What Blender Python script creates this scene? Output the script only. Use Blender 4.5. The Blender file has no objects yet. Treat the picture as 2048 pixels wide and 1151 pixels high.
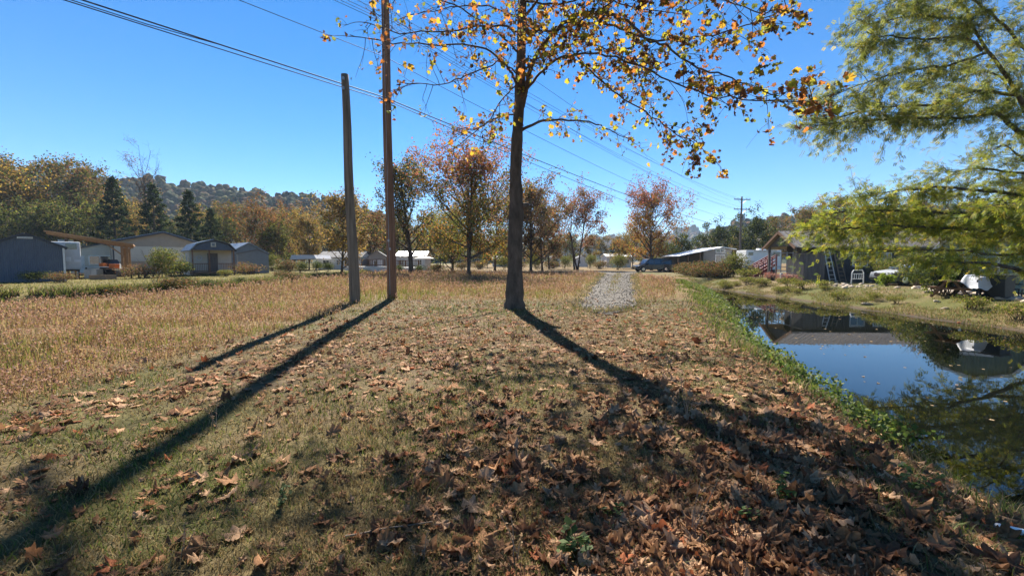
import bpy, math, random
import numpy as np
from mathutils import Matrix, Vector
RNG = np.random.default_rng(7)
random.seed(7)
SC = bpy.context.scene
COL = SC.collection
# ------------------------------------------------------------------ camera, sky, sun, exposure
F_PX, CX, CY, HOR = 850.0, 1024.0, 575.5, 522.0          # photo is 2048 x 1151
CAM_H = 1.6
PITCH = math.atan((CY - HOR) / F_PX)
cam_data = bpy.data.cameras.new('camera')
cam = bpy.data.objects.new('camera', cam_data); COL.objects.link(cam)
cam_data.sensor_width = 36.0
cam_data.lens = 36.0 * F_PX / 2048.0
cam_data.clip_start = 0.05; cam_data.clip_end = 9000
cam.location = (0, 0, CAM_H)
cam.rotation_euler = (math.radians(90) - PITCH, 0, 0)
SC.camera = cam
SUN_EL, SUN_AZ = math.radians(40.0), math.radians(-8.5)     # azimuth from +Y towards +X
world = bpy.data.worlds.new('World'); SC.world = world; world.use_nodes = True
wn = world.node_tree.nodes; wl = world.node_tree.links
for n in list(wn): wn.remove(n)
sky = wn.new('ShaderNodeTexSky'); sky.sky_type = 'NISHITA'; sky.sun_disc = False
sky.sun_elevation = SUN_EL; sky.sun_rotation = SUN_AZ
sky.altitude = 1500; sky.air_density = 1.0; sky.dust_density = 0.0; sky.ozone_density = 5.0
bg = wn.new('ShaderNodeBackground'); bg.inputs['Strength'].default_value = 0.052
wo = wn.new('ShaderNodeOutputWorld')
hs = wn.new('ShaderNodeHueSaturation'); hs.inputs['Saturation'].default_value = 1.3
wl.new(sky.outputs[0], hs.inputs['Color']); wl.new(hs.outputs[0], bg.inputs[0]); wl.new(bg.outputs[0], wo.inputs[0])
sun_d = bpy.data.lights.new('sun', 'SUN'); sun_d.energy = 5.0; sun_d.angle = math.radians(0.53); sun_d.color = (1.0, 0.93, 0.82)
sun = bpy.data.objects.new('sun', sun_d); COL.objects.link(sun)
sdir = Vector((math.sin(SUN_AZ) * math.cos(SUN_EL), math.cos(SUN_AZ) * math.cos(SUN_EL), math.sin(SUN_EL)))
sun.rotation_euler = sdir.to_track_quat('Z', 'Y').to_euler(); sun.location = (0, 0, 60)
vs = SC.view_settings
vs.view_transform = 'Standard'; vs.look = 'None'; vs.exposure = 1.75; vs.gamma = 1.0; vs.use_curve_mapping = False

# ------------------------------------------------------------------ helpers
def ray(px, py):
    a, b = (px - CX) / F_PX, (CY - py) / F_PX
    cp, sp = math.cos(PITCH), math.sin(PITCH)
    return np.array([a, cp + b * sp, -sp + b * cp])
def at_y(px, py, Y):
    d = ray(px, py); p = d * (Y / d[1]); p[2] += CAM_H; return p
def at_z(px, py, z=0.0):
    d = ray(px, py); p = d * ((z - CAM_H) / d[2]); p[2] = z; return p

def tag(o, label=None, cat=None, group=None, kind=None):
    if label: o['label'] = label
    if cat: o['category'] = cat
    if group: o['group'] = group
    if kind: o['kind'] = kind
    return o
def thing(name, label, cat, loc=(0, 0, 0), rotz=0.0, group=None):
    o = bpy.data.objects.new(name, None); COL.objects.link(o); o.empty_display_size = 0.3
    o.location = tuple(float(v) for v in loc); o.rotation_euler = (0, 0, rotz)
    return tag(o, label, cat, group)
def link(name, me, parent=None):
    o = bpy.data.objects.new(name, me); COL.objects.link(o)
    if parent is not None: o.parent = parent
    return o
def arr_mesh(name, V, Fa, mat, col=None, smooth=False):
    """V (n,3); Fa (m,k) uniform polygons or a list of such arrays; fast path for big meshes"""
    if not isinstance(Fa, (list, tuple)): Fa = [Fa]
    Fa = [np.asarray(f, dtype=np.int32) for f in Fa if len(f)]
    V = np.asarray(V, dtype=np.float32)
    me = bpy.data.meshes.new(name)
    me.vertices.add(len(V)); me.vertices.foreach_set('co', V.ravel())
    loops = np.concatenate([f.ravel() for f in Fa])
    sizes = np.concatenate([np.full(len(f), f.shape[1], np.int32) for f in Fa])
    starts = np.concatenate([[0], np.cumsum(sizes)[:-1]]).astype(np.int32)
    me.loops.add(len(loops)); me.loops.foreach_set('vertex_index', loops)
    me.polygons.add(len(sizes)); me.polygons.foreach_set('loop_start', starts)
    me.polygons.foreach_set('loop_total', sizes)
    if smooth: me.polygons.foreach_set('use_smooth', np.ones(len(sizes), bool))
    me.update(calc_edges=True); me.validate()
    if col is not None:
        a = me.attributes.new('col', 'FLOAT_COLOR', 'POINT')
        c = np.ones((len(V), 4), np.float32); c[:, :3] = col
        a.data.foreach_set('color', c.ravel())
    if mat is not None: me.materials.append(mat)
    return me
class B:
    """collects boxes, prisms, tubes of ONE part"""
    def __init__(s): s.v = []; s.f = []
    def add(s, vs_, fs_):
        o = len(s.v); s.v += [tuple(float(c) for c in p) for p in vs_]; s.f += [tuple(i + o for i in f) for f in fs_]; return s
    def box(s, c, d, rz=0.0, rx=0.0, ry=0.0):
        M = Matrix.Rotation(rz, 3, 'Z') @ Matrix.Rotation(ry, 3, 'Y') @ Matrix.Rotation(rx, 3, 'X')
        pts = []
        for x in (-.5, .5):
            for y in (-.5, .5):
                for z in (-.5, .5):
                    p = M @ Vector((x * d[0], y * d[1], z * d[2])); pts.append((p.x + c[0], p.y + c[1], p.z + c[2]))
        return s.add(pts, [(0, 1, 3, 2), (4, 6, 7, 5), (0, 4, 5, 1), (2, 3, 7, 6), (0, 2, 6, 4), (1, 5, 7, 3)])
    def bar(s, a, b, w, h=None):
        a = Vector(a); b = Vector(b); h = h or w; d = b - a; L = d.length; d.normalize()
        up = Vector((0, 0, 1)) if abs(d.z) < .95 else Vector((0, 1, 0))
        r = d.cross(up).normalized(); u = r.cross(d)
        pts = [p + r * (i * w / 2) + u * (j * h / 2) for p in (a, b) for i in (-1, 1) for j in (-1, 1)]
        return s.add(pts, [(0, 1, 3, 2), (4, 6, 7, 5), (0, 4, 5, 1), (2, 3, 7, 6), (0, 2, 6, 4), (1, 5, 7, 3)])
    def prism(s, poly, a, b, axis='y'):
        """poly: list of (u, v) in xz (axis y), yz (axis x) or xy (axis z)"""
        mp = {'y': lambda u, v, w: (u, w, v), 'x': lambda u, v, w: (w, u, v), 'z': lambda u, v, w: (u, v, w)}[axis]
        n = len(poly); pts = [mp(u, v, a) for u, v in poly] + [mp(u, v, b) for u, v in poly]
        fs = [tuple(range(n)), tuple(range(2 * n - 1, n - 1, -1))] + [(i, i + n, (i + 1) % n + n, (i + 1) % n) for i in range(n)]
        return s.add(pts, fs)
    def tube(s, pts, rad, k=8):
        V, Q = tubes([(np.array(pts, float), np.array(rad, float) * np.ones(len(pts)))], k)
        return s.add(V.tolist(), [tuple(q) for q in Q.tolist()] + [tuple(range(k))[::-1], tuple(range(len(V) - k, len(V)))])
    def build(s, name, mat, parent=None, bevel=0.0, smooth=False):
        me = bpy.data.meshes.new(name); me.from_pydata(s.v, [], s.f); me.update()
        import bmesh
        bm = bmesh.new(); bm.from_mesh(me); bmesh.ops.recalc_face_normals(bm, faces=bm.faces[:])
        if bevel: bmesh.ops.bevel(bm, geom=bm.edges[:], offset=bevel, segments=2, affect='EDGES', profile=.6)
        bm.to_mesh(me); bm.free()
        if smooth:
            for p in me.polygons: p.use_smooth = True
        me.materials.append(mat)
        return link(name, me, parent)
def tubes(lst, k=5):
    """list of (pts (n,3), rad (n)) -> V, quads"""
    Vs, Qs, off = [], [], 0
    ang = np.arange(k) * 2 * np.pi / k
    ca, sa = np.cos(ang), np.sin(ang)
    for P, R in lst:
        n = len(P); T = np.gradient(P, axis=0); T /= np.linalg.norm(T, axis=1)[:, None] + 1e-9
        ref = np.array([0, 0, 1.0]) if abs(T[:, 2]).mean() < .8 else np.array([1.0, 0, 0])
        A = np.cross(T, ref); A /= np.linalg.norm(A, axis=1)[:, None] + 1e-9
        Bv = np.cross(T, A)
        ring = P[:, None, :] + R[:, None, None] * (A[:, None, :] * ca[None, :, None] + Bv[:, None, :] * sa[None, :, None])
        Vs.append(ring.reshape(-1, 3))
        i = np.arange(n - 1)[:, None] * k; j = np.arange(k)[None, :]; j2 = (j + 1) % k
        Qs.append(np.stack([i + j, i + j2, i + k + j2, i + k + j], -1).reshape(-1, 4) + off); off += n * k
    return np.concatenate(Vs), np.concatenate(Qs)
def vnoise(x, y, s=1.0, seed=0):
    x = np.asarray(x, float) / s + seed * 17.31; y = np.asarray(y, float) / s + seed * 9.77
    xi, yi = np.floor(x), np.floor(y); fx, fy = x - xi, y - yi
    fx = fx * fx * (3 - 2 * fx); fy = fy * fy * (3 - 2 * fy)
    h = lambda a, b: np.modf(np.abs(np.sin(a * 127.1 + b * 311.7 + seed * 3.1) * 43758.5453))[0]
    return (h(xi, yi) * (1 - fx) + h(xi + 1, yi) * fx) * (1 - fy) + (h(xi, yi + 1) * (1 - fx) + h(xi + 1, yi + 1) * fx) * fy
def fbm(x, y, s=1.0, seed=0): return (vnoise(x, y, s, seed) + .5 * vnoise(x, y, s / 2, seed + 1) + .25 * vnoise(x, y, s / 4, seed + 2)) / 1.75
def sstep(a, b, x): t = np.clip((x - a) / (b - a), 0, 1); return t * t * (3 - 2 * t)
def copy_tree(o, parent=None):
    c = o.copy(); COL.objects.link(c); c.parent = parent
    for ch in list(o.children): copy_tree(ch, c)
    return c

# ------------------------------------------------------------------ materials
def nodes_of(name):
    m = bpy.data.materials.new(name); m.use_nodes = True; nt = m.node_tree
    return m, nt, nt.nodes['Principled BSDF'], nt.nodes['Material Output']
def mat_attr(name, rough=.8, transl=0.0, tint=1.0, nscale=0.0, namt=0.0, spec=.3, bump=0.0, bscale=40):
    m, nt, p, out = nodes_of(name); N, L = nt.nodes, nt.links
    a = N.new('ShaderNodeAttribute'); a.attribute_name = 'col'; src = a.outputs['Color']
    if namt:
        tc = N.new('ShaderNodeTexCoord'); no = N.new('ShaderNodeTexNoise'); no.inputs['Scale'].default_value = nscale; no.inputs['Detail'].default_value = 6
        L.new(tc.outputs['Object'], no.inputs['Vector'])
        mr = N.new('ShaderNodeMapRange'); mr.inputs['From Min'].default_value = .25; mr.inputs['From Max'].default_value = .75
        mr.inputs['To Min'].default_value = 1 - namt; mr.inputs['To Max'].default_value = 1 + namt
        L.new(no.outputs['Fac'], mr.inputs['Value'])
        mx = N.new('ShaderNodeVectorMath'); mx.operation = 'SCALE'; L.new(src, mx.inputs[0]); L.new(mr.outputs[0], mx.inputs['Scale']); src = mx.outputs[0]
    L.new(src, p.inputs['Base Color']); p.inputs['Roughness'].default_value = rough; p.inputs['Specular IOR Level'].default_value = spec
    if bump:
        tc = N.new('ShaderNodeTexCoord'); no = N.new('ShaderNodeTexNoise'); no.inputs['Scale'].default_value = bscale; no.inputs['Detail'].default_value = 8
        L.new(tc.outputs['Object'], no.inputs['Vector'])
        b = N.new('ShaderNodeBump'); b.inputs['Strength'].default_value = bump; b.inputs['Distance'].default_value = .03
        L.new(no.outputs['Fac'], b.inputs['Height']); L.new(b.outputs[0], p.inputs['Normal'])
    if transl:
        t = N.new('ShaderNodeBsdfTranslucent'); mx2 = N.new('ShaderNodeMixShader'); mx2.inputs[0].default_value = transl
        L.new(src, t.inputs['Color']); L.new(p.outputs[0], mx2.inputs[1]); L.new(t.outputs[0], mx2.inputs[2]); L.new(mx2.outputs[0], out.inputs['Surface'])
    return m
def mat_plain(name, c, rough=.7, var=.18, scale=3.0, bump=.0, metal=0.0, stretch=(1, 1, 1), spec=.4, bscale=None, rib=0.0, ribaxis=0, ribdist=.02):
    m, nt, p, out = nodes_of(name); N, L = nt.nodes, nt.links
    tc = N.new('ShaderNodeTexCoord'); mp = N.new('ShaderNodeMapping'); mp.inputs['Scale'].default_value = stretch
    L.new(tc.outputs['Object'], mp.inputs['Vector'])
    no = N.new('ShaderNodeTexNoise'); no.inputs['Scale'].default_value = scale; no.inputs['Detail'].default_value = 7; no.inputs['Roughness'].default_value = .65
    L.new(mp.outputs[0], no.inputs['Vector'])
    r = N.new('ShaderNodeValToRGB'); e = r.color_ramp.elements
    e[0].position = .3; e[1].position = .7
    e[0].color = (*[max(0, x * (1 - var)) for x in c], 1); e[1].color = (*[min(1, x * (1 + var)) for x in c], 1)
    L.new(no.outputs['Fac'], r.inputs[0]); L.new(r.outputs[0], p.inputs['Base Color'])
    p.inputs['Roughness'].default_value = rough; p.inputs['Metallic'].default_value = metal; p.inputs['Specular IOR Level'].default_value = spec
    nrm = None
    if bump:
        n2 = N.new('ShaderNodeTexNoise'); n2.inputs['Scale'].default_value = bscale or scale * 6; n2.inputs['Detail'].default_value = 6
        L.new(mp.outputs[0], n2.inputs['Vector'])
        b = N.new('ShaderNodeBump'); b.inputs['Strength'].default_value = bump; b.inputs['Distance'].default_value = .02
        L.new(n2.outputs['Fac'], b.inputs['Height']); nrm = b
    if rib:
        w = N.new('ShaderNodeTexWave'); w.wave_type = 'BANDS'; w.bands_direction = 'XYZ'[ribaxis]; w.inputs['Scale'].default_value = rib; w.inputs['Distortion'].default_value = 0
        L.new(tc.outputs['Object'], w.inputs['Vector'])
        b2 = N.new('ShaderNodeBump'); b2.inputs['Strength'].default_value = .8; b2.inputs['Distance'].default_value = ribdist
        L.new(w.outputs['Fac'], b2.inputs['Height'])
        if nrm: L.new(nrm.outputs[0], b2.inputs['Normal'])
        nrm = b2
    if nrm: L.new(nrm.outputs[0], p.inputs['Normal'])
    return m
M = {}
M['ground'] = mat_attr('ground_soil', .95, nscale=9, namt=.35, spec=.1, bump=.9, bscale=22)
M['gravel'] = mat_plain('gravel', (.11, .098, .083), .95, .35, 1.6, bump=.15, bscale=30, spec=.1)
M['grass'] = mat_attr('grass_blade', .65, transl=.4, spec=.25)
M['leaf'] = mat_attr('tree_leaf', .6, transl=.58, spec=.25)
M['leaf_far'] = mat_attr('tree_leaf_far', .7, transl=.5, spec=.1)
M['litter'] = mat_attr('dry_leaf', .8, transl=.25, nscale=30, namt=.4, spec=.12, bump=.35, bscale=60)
M['canopy'] = mat_attr('hill_canopy', .9, transl=.1, nscale=.6, namt=.4, spec=.05, bump=.8, bscale=.9)
M['bark'] = mat_plain('bark_grey_brown', (.10, .075, .055), .95, .5, 6, bump=1.0, stretch=(1, 1, .35), spec=.15, bscale=26)
M['bark_far'] = mat_plain('bark_dark', (.085, .065, .05), .95, .3, 3, spec=.1)
M['pole_wood'] = mat_plain('pole_wood_grey', (.18, .14, .10), .9, .6, 12, bump=.8, stretch=(1, 1, .05), spec=.15, bscale=40)
M['pole_wood_red'] = mat_plain('pole_wood_brown', (.19, .105, .065), .9, .6, 12, bump=.8, stretch=(1, 1, .05), spec=.15, bscale=40)
M['pole_far'] = mat_plain('pole_wood_far', (.14, .11, .09), .9, .2, 5)
M['wire'] = mat_plain('wire_black', (.025, .025, .028), .6, .1, 3)
M['steel'] = mat_plain('galvanised_steel', (.35, .36, .37), .45, .15, 8, metal=.6)
M['rock'] = mat_plain('bank_stone', (.42, .34, .26), .9, .35, 5, bump=.7, bscale=14)
M['white'] = mat_plain('white_paint', (.72, .72, .70), .5, .06, 3)
M['dirty_white'] = mat_plain('weathered_white', (.58, .57, .54), .6, .12, 2)
M['slate'] = mat_plain('slate_blue_siding', (.085, .10, .13), .7, .12, 2, rib=3.2, ribaxis=0, ribdist=.03)
M['slate2'] = mat_plain('grey_blue_siding', (.16, .185, .21), .65, .10, 2, rib=3.2, ribaxis=0, ribdist=.03)
M['tan'] = mat_plain('tan_siding', (.30, .255, .205), .75, .08, 2, rib=2.6, ribaxis=2, ribdist=.02)
M['cream'] = mat_plain('cream_siding', (.50, .46, .38), .7, .08, 2, rib=2.6, ribaxis=2, ribdist=.02)
M['greige'] = mat_plain('greige_siding', (.25, .225, .20), .75, .1, 2, rib=2.6, ribaxis=2, ribdist=.02)
M['darkwood'] = mat_plain('dark_stained_boards', (.050, .046, .045), .85, .3, 4, stretch=(3, 3, .3), rib=2.2, ribaxis=0, ribdist=.02)
M['darkboard'] = mat_plain('charcoal_board', (.12, .108, .10), .85, .35, 5, stretch=(3, 3, .2), bump=.4)
M['greenwall'] = mat_plain('sage_green_siding', (.19, .24, .18), .75, .12, 2, rib=2.6, ribaxis=0, ribdist=.02)
M['cedar'] = mat_plain('cedar_wood', (.33, .175, .075), .8, .25, 5, stretch=(1, 1, 1), bump=.3)
M['brownwood'] = mat_plain('brown_deck_wood', (.19, .10, .055), .8, .3, 5, bump=.3)
M['redwood'] = mat_plain('oxblood_paint', (.20, .025, .03), .6, .15, 4)
M['metalroof'] = mat_plain('bright_metal_roof', (.62, .63, .65), .35, .06, 2, metal=.3, rib=1.7, ribaxis=0, ribdist=.05)
M['bluemetal'] = mat_plain('blue_grey_metal_roof', (.20, .25, .31), .45, .08, 2, metal=.2, rib=1.7, ribaxis=1, ribdist=.05)
M['shingle'] = mat_plain('grey_shingles', (.13, .13, .135), .9, .25, 14, bump=.5)
M['shingle_d'] = mat_plain('charcoal_shingles', (.06, .065, .075), .9, .25, 14, bump=.5)
M['rustroof'] = mat_plain('weathered_tin_roof', (.33, .27, .22), .6, .3, 3, rib=2.2, ribaxis=0, ribdist=.06)
M['glass'] = mat_plain('window_glass', (.03, .035, .045), .06, .1, 2, spec=.8)
M['black'] = mat_plain('black_plastic', (.02, .02, .022), .5, .2, 4)
M['rubber'] = mat_plain('tyre_rubber', (.018, .018, .018), .85, .1, 8)
M['carpaint'] = mat_plain('navy_car_paint', (.006, .008, .015), .2, .05, 2, spec=.7)
M['chrome'] = mat_plain('chrome', (.6, .6, .62), .2, .05, 2, metal=1.0)
M['lamp'] = mat_plain('headlight_lens', (.6, .6, .62), .12, .05, 2, spec=.8)
M['tarp'] = mat_plain('white_tarp', (.5, .51, .54), .6, .06, 4, bump=.4)
M['orange'] = mat_plain('orange_plastic', (.55, .13, .02), .5, .15, 5)
M['teal'] = mat_plain('tan_wood_bench', (.24, .17, .11), .8, .2, 5)
M['concrete'] = mat_plain('concrete', (.38, .37, .35), .9, .15, 5, bump=.3)

# ------------------------------------------------------------------ terrain
NBY = np.array([-60, 1.0, 3.9, 6.4, 9, 12.4, 18, 25, 33, 38.5, 60]); NBX = np.array([4.1, 4.1, 4.45, 5.05, 5.75, 6.9, 9.3, 12.2, 14.9, 16.3, 16.3])
FARX, ENDY, WATER = 16.7, 38.6, -0.70
DITCH = np.array([(-60, -8), (-24, 13.5), (-21.0, 17.0), (-17.6, 21.5), (-16.4, 27), (-17.0, 36), (-18.5, 48), (-20, 70)], float)
def ditch_dist(x, y):
    best = np.full(np.shape(x), 1e9); side = np.zeros(np.shape(x))
    for (ax, ay), (bx, by) in zip(DITCH[:-1], DITCH[1:]):
        dx, dy = bx - ax, by - ay; L2 = dx * dx + dy * dy
        t = np.clip(((x - ax) * dx + (y - ay) * dy) / L2, 0, 1)
        d = np.hypot(x - ax - t * dx, y - ay - t * dy); s = (x - ax) * dy - (y - ay) * dx
        side = np.where(d < best, np.sign(s), side); best = np.minimum(best, d)
    return best * side        # > 0 on the field side
PATH = np.array([(12.6, 2.9, .12), (13.3, 3.0, .5), (14.0, 3.1, .85), (15.2, 3.4, 1.2), (20, 4.7, 1.35), (28, 6.7, 1.45), (40, 9.8, 1.7), (52, 13.0, 2.0), (60, 15.4, 2.8)])
def path_d(x, y):
    return np.abs(x - np.interp(y, PATH[:, 0], PATH[:, 1])) - np.interp(y, PATH[:, 0], PATH[:, 2]) + 9 * (np.asarray(y) < 12.7)
def pond_d(x, y):
    dn = (x - np.interp(y, NBY, NBX)) * .9 + .18 * (vnoise(x, y, .9, 31) - .5)
    df = (FARX - x) + .25 * (vnoise(x, y, 1.3, 32) - .5)
    de = ENDY - y
    return dn, df, de
def zfun(x, y):
    x = np.asarray(x, float); y = np.asarray(y, float)
    dn, df, de = pond_d(x, y)
    dn = np.where(y < ENDY + 8, dn, -99); d = np.minimum(np.minimum(dn, df), de)
    wid = np.where(d == df, 4.2, np.where(d == de, 2.2, 1.5))
    bank = -0.70 * (1 - np.clip(-d / wid, 0, 1)) ** 1.35
    z = np.where(d < 0, bank, -0.70 - .9 * sstep(0, 2.0, d))
    z = z + .10 * (fbm(x, y, 5.0, 3) - .5) * sstep(0, 3, np.hypot(x, y)) * (np.abs(x) < 400) + .05 * (fbm(x, y, .8, 5) - .5) * (np.abs(x) < 60)
    dd = ditch_dist(x, y)
    z = z - .85 * (1 - sstep(.5, 1.5, np.abs(dd))) + .22 * sstep(1.0, 3.0, -dd) * (dd < 0)
    return z
def axis(lo, a, b, hi, step, g):
    mid = np.arange(a, b + 1e-6, step); up = []; s = step; v = b
    while v < hi: s *= g; v += s; up.append(v)
    dn = []; s = step; v = a
    while v > lo: s *= g; v -= s; dn.append(v)
    return np.array(dn[::-1] + list(mid) + up)
gx = axis(-2800, -24, 24, 2800, .25, 1.13); gy = axis(-300, -1, 40, 2800, .25, 1.13)
X, Y = np.meshgrid(gx, gy); Z = zfun(X, Y)
n1, n2 = X.shape
idx = np.arange(n1 * n2).reshape(n1, n2)
Q = np.stack([idx[:-1, :-1], idx[:-1, 1:], idx[1:, 1:], idx[1:, :-1]], -1).reshape(-1, 4)
def mixc(a, b, t): return np.asarray(a) * (1 - t[..., None]) + np.asarray(b) * t[..., None]
nz = fbm(X, Y, 1.6, 11); nz2 = fbm(X, Y, .5, 12)
gc = mixc((.11, .08, .038), (.07, .066, .02), sstep(.42, .75, nz))
gc = mixc(gc, (.10, .068, .04), sstep(.5, .8, nz2) * .8)
meadow = np.maximum(sstep(-5.2, -6.4, X + 1.2 * (nz - .5)), sstep(16.5, 18.5, Y)) * (ditch_dist(X, Y) > .5)
gc = mixc(gc, (.15, .10, .042), meadow * .9)
lawn = (ditch_dist(X, Y) < -.8) & (X < 0)
gc = np.where(lawn[..., None], mixc((.15, .13, .035), (.12, .09, .035), nz), gc)
dn, df, de = pond_d(X, Y); pd = np.minimum(np.minimum(dn, df), de)
gc = mixc(gc, (.06, .045, .03), sstep(-.7, -.05, pd)); gc = mixc(gc, (.025, .024, .016), sstep(.0, .5, pd))
right = (X > FARX + .5) & (Y < 60)
gc = np.where(right[..., None], mixc((.15, .11, .055), (.085, .085, .025), sstep(.35, .65, nz)), gc)
gc = np.where((np.abs(ditch_dist(X, Y)) < 1.2)[..., None], np.array((.05, .04, .028)), gc)
ground = link('ground', arr_mesh('ground', np.stack([X, Y, Z], -1).reshape(-1, 3), Q, M['ground'], gc.reshape(-1, 3), smooth=True))
tag(ground, kind='structure')
# gravel path and cross road: strips laid over the ground
def strip(name, pts, mat, nw=8, lift=.012):
    ys = np.linspace(pts[0, 0], pts[-1, 0], 120); xs = np.interp(ys, pts[:, 0], pts[:, 1]); ws = np.interp(ys, pts[:, 0], pts[:, 2])
    u = np.linspace(-1, 1, nw + 1)
    wob = 1 + .55 * (fbm(ys[:, None] + 0 * u[None, :], 7.0 * np.sign(u)[None, :] + 0 * ys[:, None], .9, 8) - .5) * np.abs(u)[None, :]
    PX = xs[:, None] + ws[:, None] * u[None, :] * wob; PY = np.repeat(ys[:, None], nw + 1, 1)
    PZ = zfun(PX, PY) + lift + .05 * (1 - np.abs(u)[None, :] ** 3) - .03
    I = np.arange(PX.size).reshape(PX.shape); q = np.stack([I[:-1, :-1], I[:-1, 1:], I[1:, 1:], I[1:, :-1]], -1).reshape(-1, 4)
    return tag(link(name, arr_mesh(name, np.stack([PX, PY, PZ], -1).reshape(-1, 3), q, mat, smooth=True)), kind='structure')
strip('gravel_path', PATH, M['gravel'])
rx = np.linspace(-6, 60, 90); ru = np.linspace(-1, 1, 7)
PX = np.repeat(rx[:, None], 7, 1); PY = 63.5 + .06 * (PX - 15) + 3.4 * ru[None, :]; PZ = zfun(PX, PY) + .035
I = np.arange(PX.size).reshape(PX.shape)
tag(link('gravel_road', arr_mesh('gravel_road', np.stack([PX, PY, PZ], -1).reshape(-1, 3), np.stack([I[:-1, :-1], I[1:, :-1], I[1:, 1:], I[:-1, 1:]], -1).reshape(-1, 4), M['gravel'], smooth=True)), kind='structure')
# pond water
mw, nt, p, out = nodes_of('pond_water'); N, L = nt.nodes, nt.links
p.inputs['Base Color'].default_value = (.004, .005, .0035, 1); p.inputs['Roughness'].default_value = .015; p.inputs['IOR'].default_value = 1.33
p.inputs['Specular IOR Level'].default_value = .6
tc = N.new('ShaderNodeTexCoord'); no = N.new('ShaderNodeTexNoise'); no.inputs['Scale'].default_value = 1.6; no.inputs['Detail'].default_value = 3
b = N.new('ShaderNodeBump'); b.inputs['Strength'].default_value = .02; b.inputs['Distance'].default_value = .05
L.new(tc.outputs['Object'], no.inputs['Vector']); L.new(no.outputs['Fac'], b.inputs['Height']); L.new(b.outputs[0], p.inputs['Normal'])
wx = [3.2, 17.6]; wy = [-30, 39.4]
pond = link('pond_water', arr_mesh('pond_water', [(2.6, -30, WATER), (17.4, -30, WATER), (17.4, 39.2, WATER), (15.0, 39.2, WATER), (2.9, 6, WATER)], [np.array([[0, 1, 2, 3, 4]])], mw)); tag(pond, kind='structure')

# ------------------------------------------------------------------ hills with their woods
def interp_profile(prof, D, step=6.0):
    pr = np.array([at_y(px, py, D) for px, py in prof]); xs = np.arange(pr[0, 0], pr[-1, 0], step)
    return xs, np.interp(xs, pr[:, 0], pr[:, 2])
def ico(sub=1):
    import bmesh
    bm = bmesh.new(); bmesh.ops.create_icosphere(bm, subdivisions=sub, radius=1); 
    v = np.array([q.co[:] for q in bm.verts]); bm.verts.index_update(); f = np.array([[w.index for w in g.verts] for g in bm.faces]); bm.free(); return v, f
IV, IF = ico(2)
PAL_HILL = .8 * np.array([(.030, .045, .018), (.045, .058, .02), (.075, .075, .022), (.11, .085, .03), (.12, .06, .025), (.085, .06, .035), (.04, .05, .02)])
def hill(name, prof, D, foot, size, n, canopy=True, flat=(.05, .06, .035)):
    xs, zr = interp_profile(prof, D, 8.0)
    m = 14; t = np.linspace(0, 1, m)
    HX = np.repeat(xs[:, None], m, 1); HY = D - foot * (1 - t)[None, :] + 0 * HX
    HX = HX * (HY / D)
    HZ = np.maximum(zr - size * .55, 0)[:, None] * (t ** 1.15)[None, :] * (1 + .10 * (fbm(HX, HY, 90, 41) - .5)) - 1.0 * (1 - t)[None, :]
    back = np.stack([HX[:, -1], HY[:, -1] + foot * .8, HX[:, -1] * 0 - 2], -1)
    V = np.concatenate([np.stack([HX, HY, HZ], -1), back[:, None, :]], 1); k = m + 1
    I = np.arange(len(xs) * k).reshape(len(xs), k)
    q = np.stack([I[:-1, :-1], I[1:, :-1], I[1:, 1:], I[:-1, 1:]], -1).reshape(-1, 4)
    tag(link(name, arr_mesh(name, V.reshape(-1, 3), q, M['canopy'], np.tile(np.array(flat), (len(xs) * k, 1)), smooth=True)), kind='structure')
    if not canopy: return
    i = RNG.integers(0, len(xs) - 1, n); tt = RNG.uniform(.12, 1.0, n); fx = RNG.random(n)
    g = tt * (m - 1); j = np.minimum(g.astype(int), m - 2); fy = g - j
    P = (V[i, j] * (1 - fy)[:, None] + V[i, j + 1] * fy[:, None]) * (1 - fx)[:, None] + (V[i + 1, j] * (1 - fy)[:, None] + V[i + 1, j + 1] * fy[:, None]) * fx[:, None]
    s = size * RNG.uniform(.55, 1.1, n); ns = np.stack([s * RNG.uniform(.8, 1.2, n), s, s * RNG.uniform(.9, 1.35, n)], -1) * .5
    bump = 1 + RNG.uniform(-.28, .28, (n, len(IV)))
    VV = P[:, None, :] + np.array([0, 0, 1]) * (s * .35)[:, None, None] + IV[None] * ns[:, None, :] * bump[..., None]
    FF = IF[None] + (np.arange(n) * len(IV))[:, None, None]
    zone = fbm(P[:, 0], P[:, 1], 60, 44)
    ci = np.clip((zone * 7 + RNG.normal(0, 1.6, n)).astype(int), 0, 6)
    cc = PAL_HILL[ci] * RNG.uniform(.75, 1.25, (n, 1))
    cv = np.repeat(cc[:, None, :], len(IV), 1) * RNG.uniform(.8, 1.2, (n, len(IV), 1))
    tag(link('hillside_forest', arr_mesh('hillside_forest', VV.reshape(-1, 3), FF.reshape(-1, 3), M['canopy'], cv.reshape(-1, 3))), kind='stuff')
hill('wooded_hill', [(-700, 325), (-200, 330), (0, 340), (60, 333), (130, 347), (240, 354), (310, 350), (360, 364), (430, 368), (500, 374), (560, 390), (620, 384), (680, 397), (740, 414), (780, 434), (830, 457), (900, 482), (1000, 503), (1080, 518)], 420, 190, 7.2, 3300)
hill('wooded_hill', [(1392, 492), (1412, 473), (1430, 460), (1450, 448), (1480, 441), (1530, 437), (1560, 431), (1640, 424), (1720, 416), (1900, 405), (2200, 395), (2700, 400)], 480, 190, 7.5, 1700)
hill('distant_ridge', [(860, 512), (1000, 503), (1050, 496), (1100, 486), (1160, 480), (1200, 472), (1232, 469), (1262, 478), (1300, 474), (1335, 466), (1365, 455), (1387, 450), (1410, 457), (1450, 466), (1520, 470), (1700, 480)], 1500, 500, 24, 1000)
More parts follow.
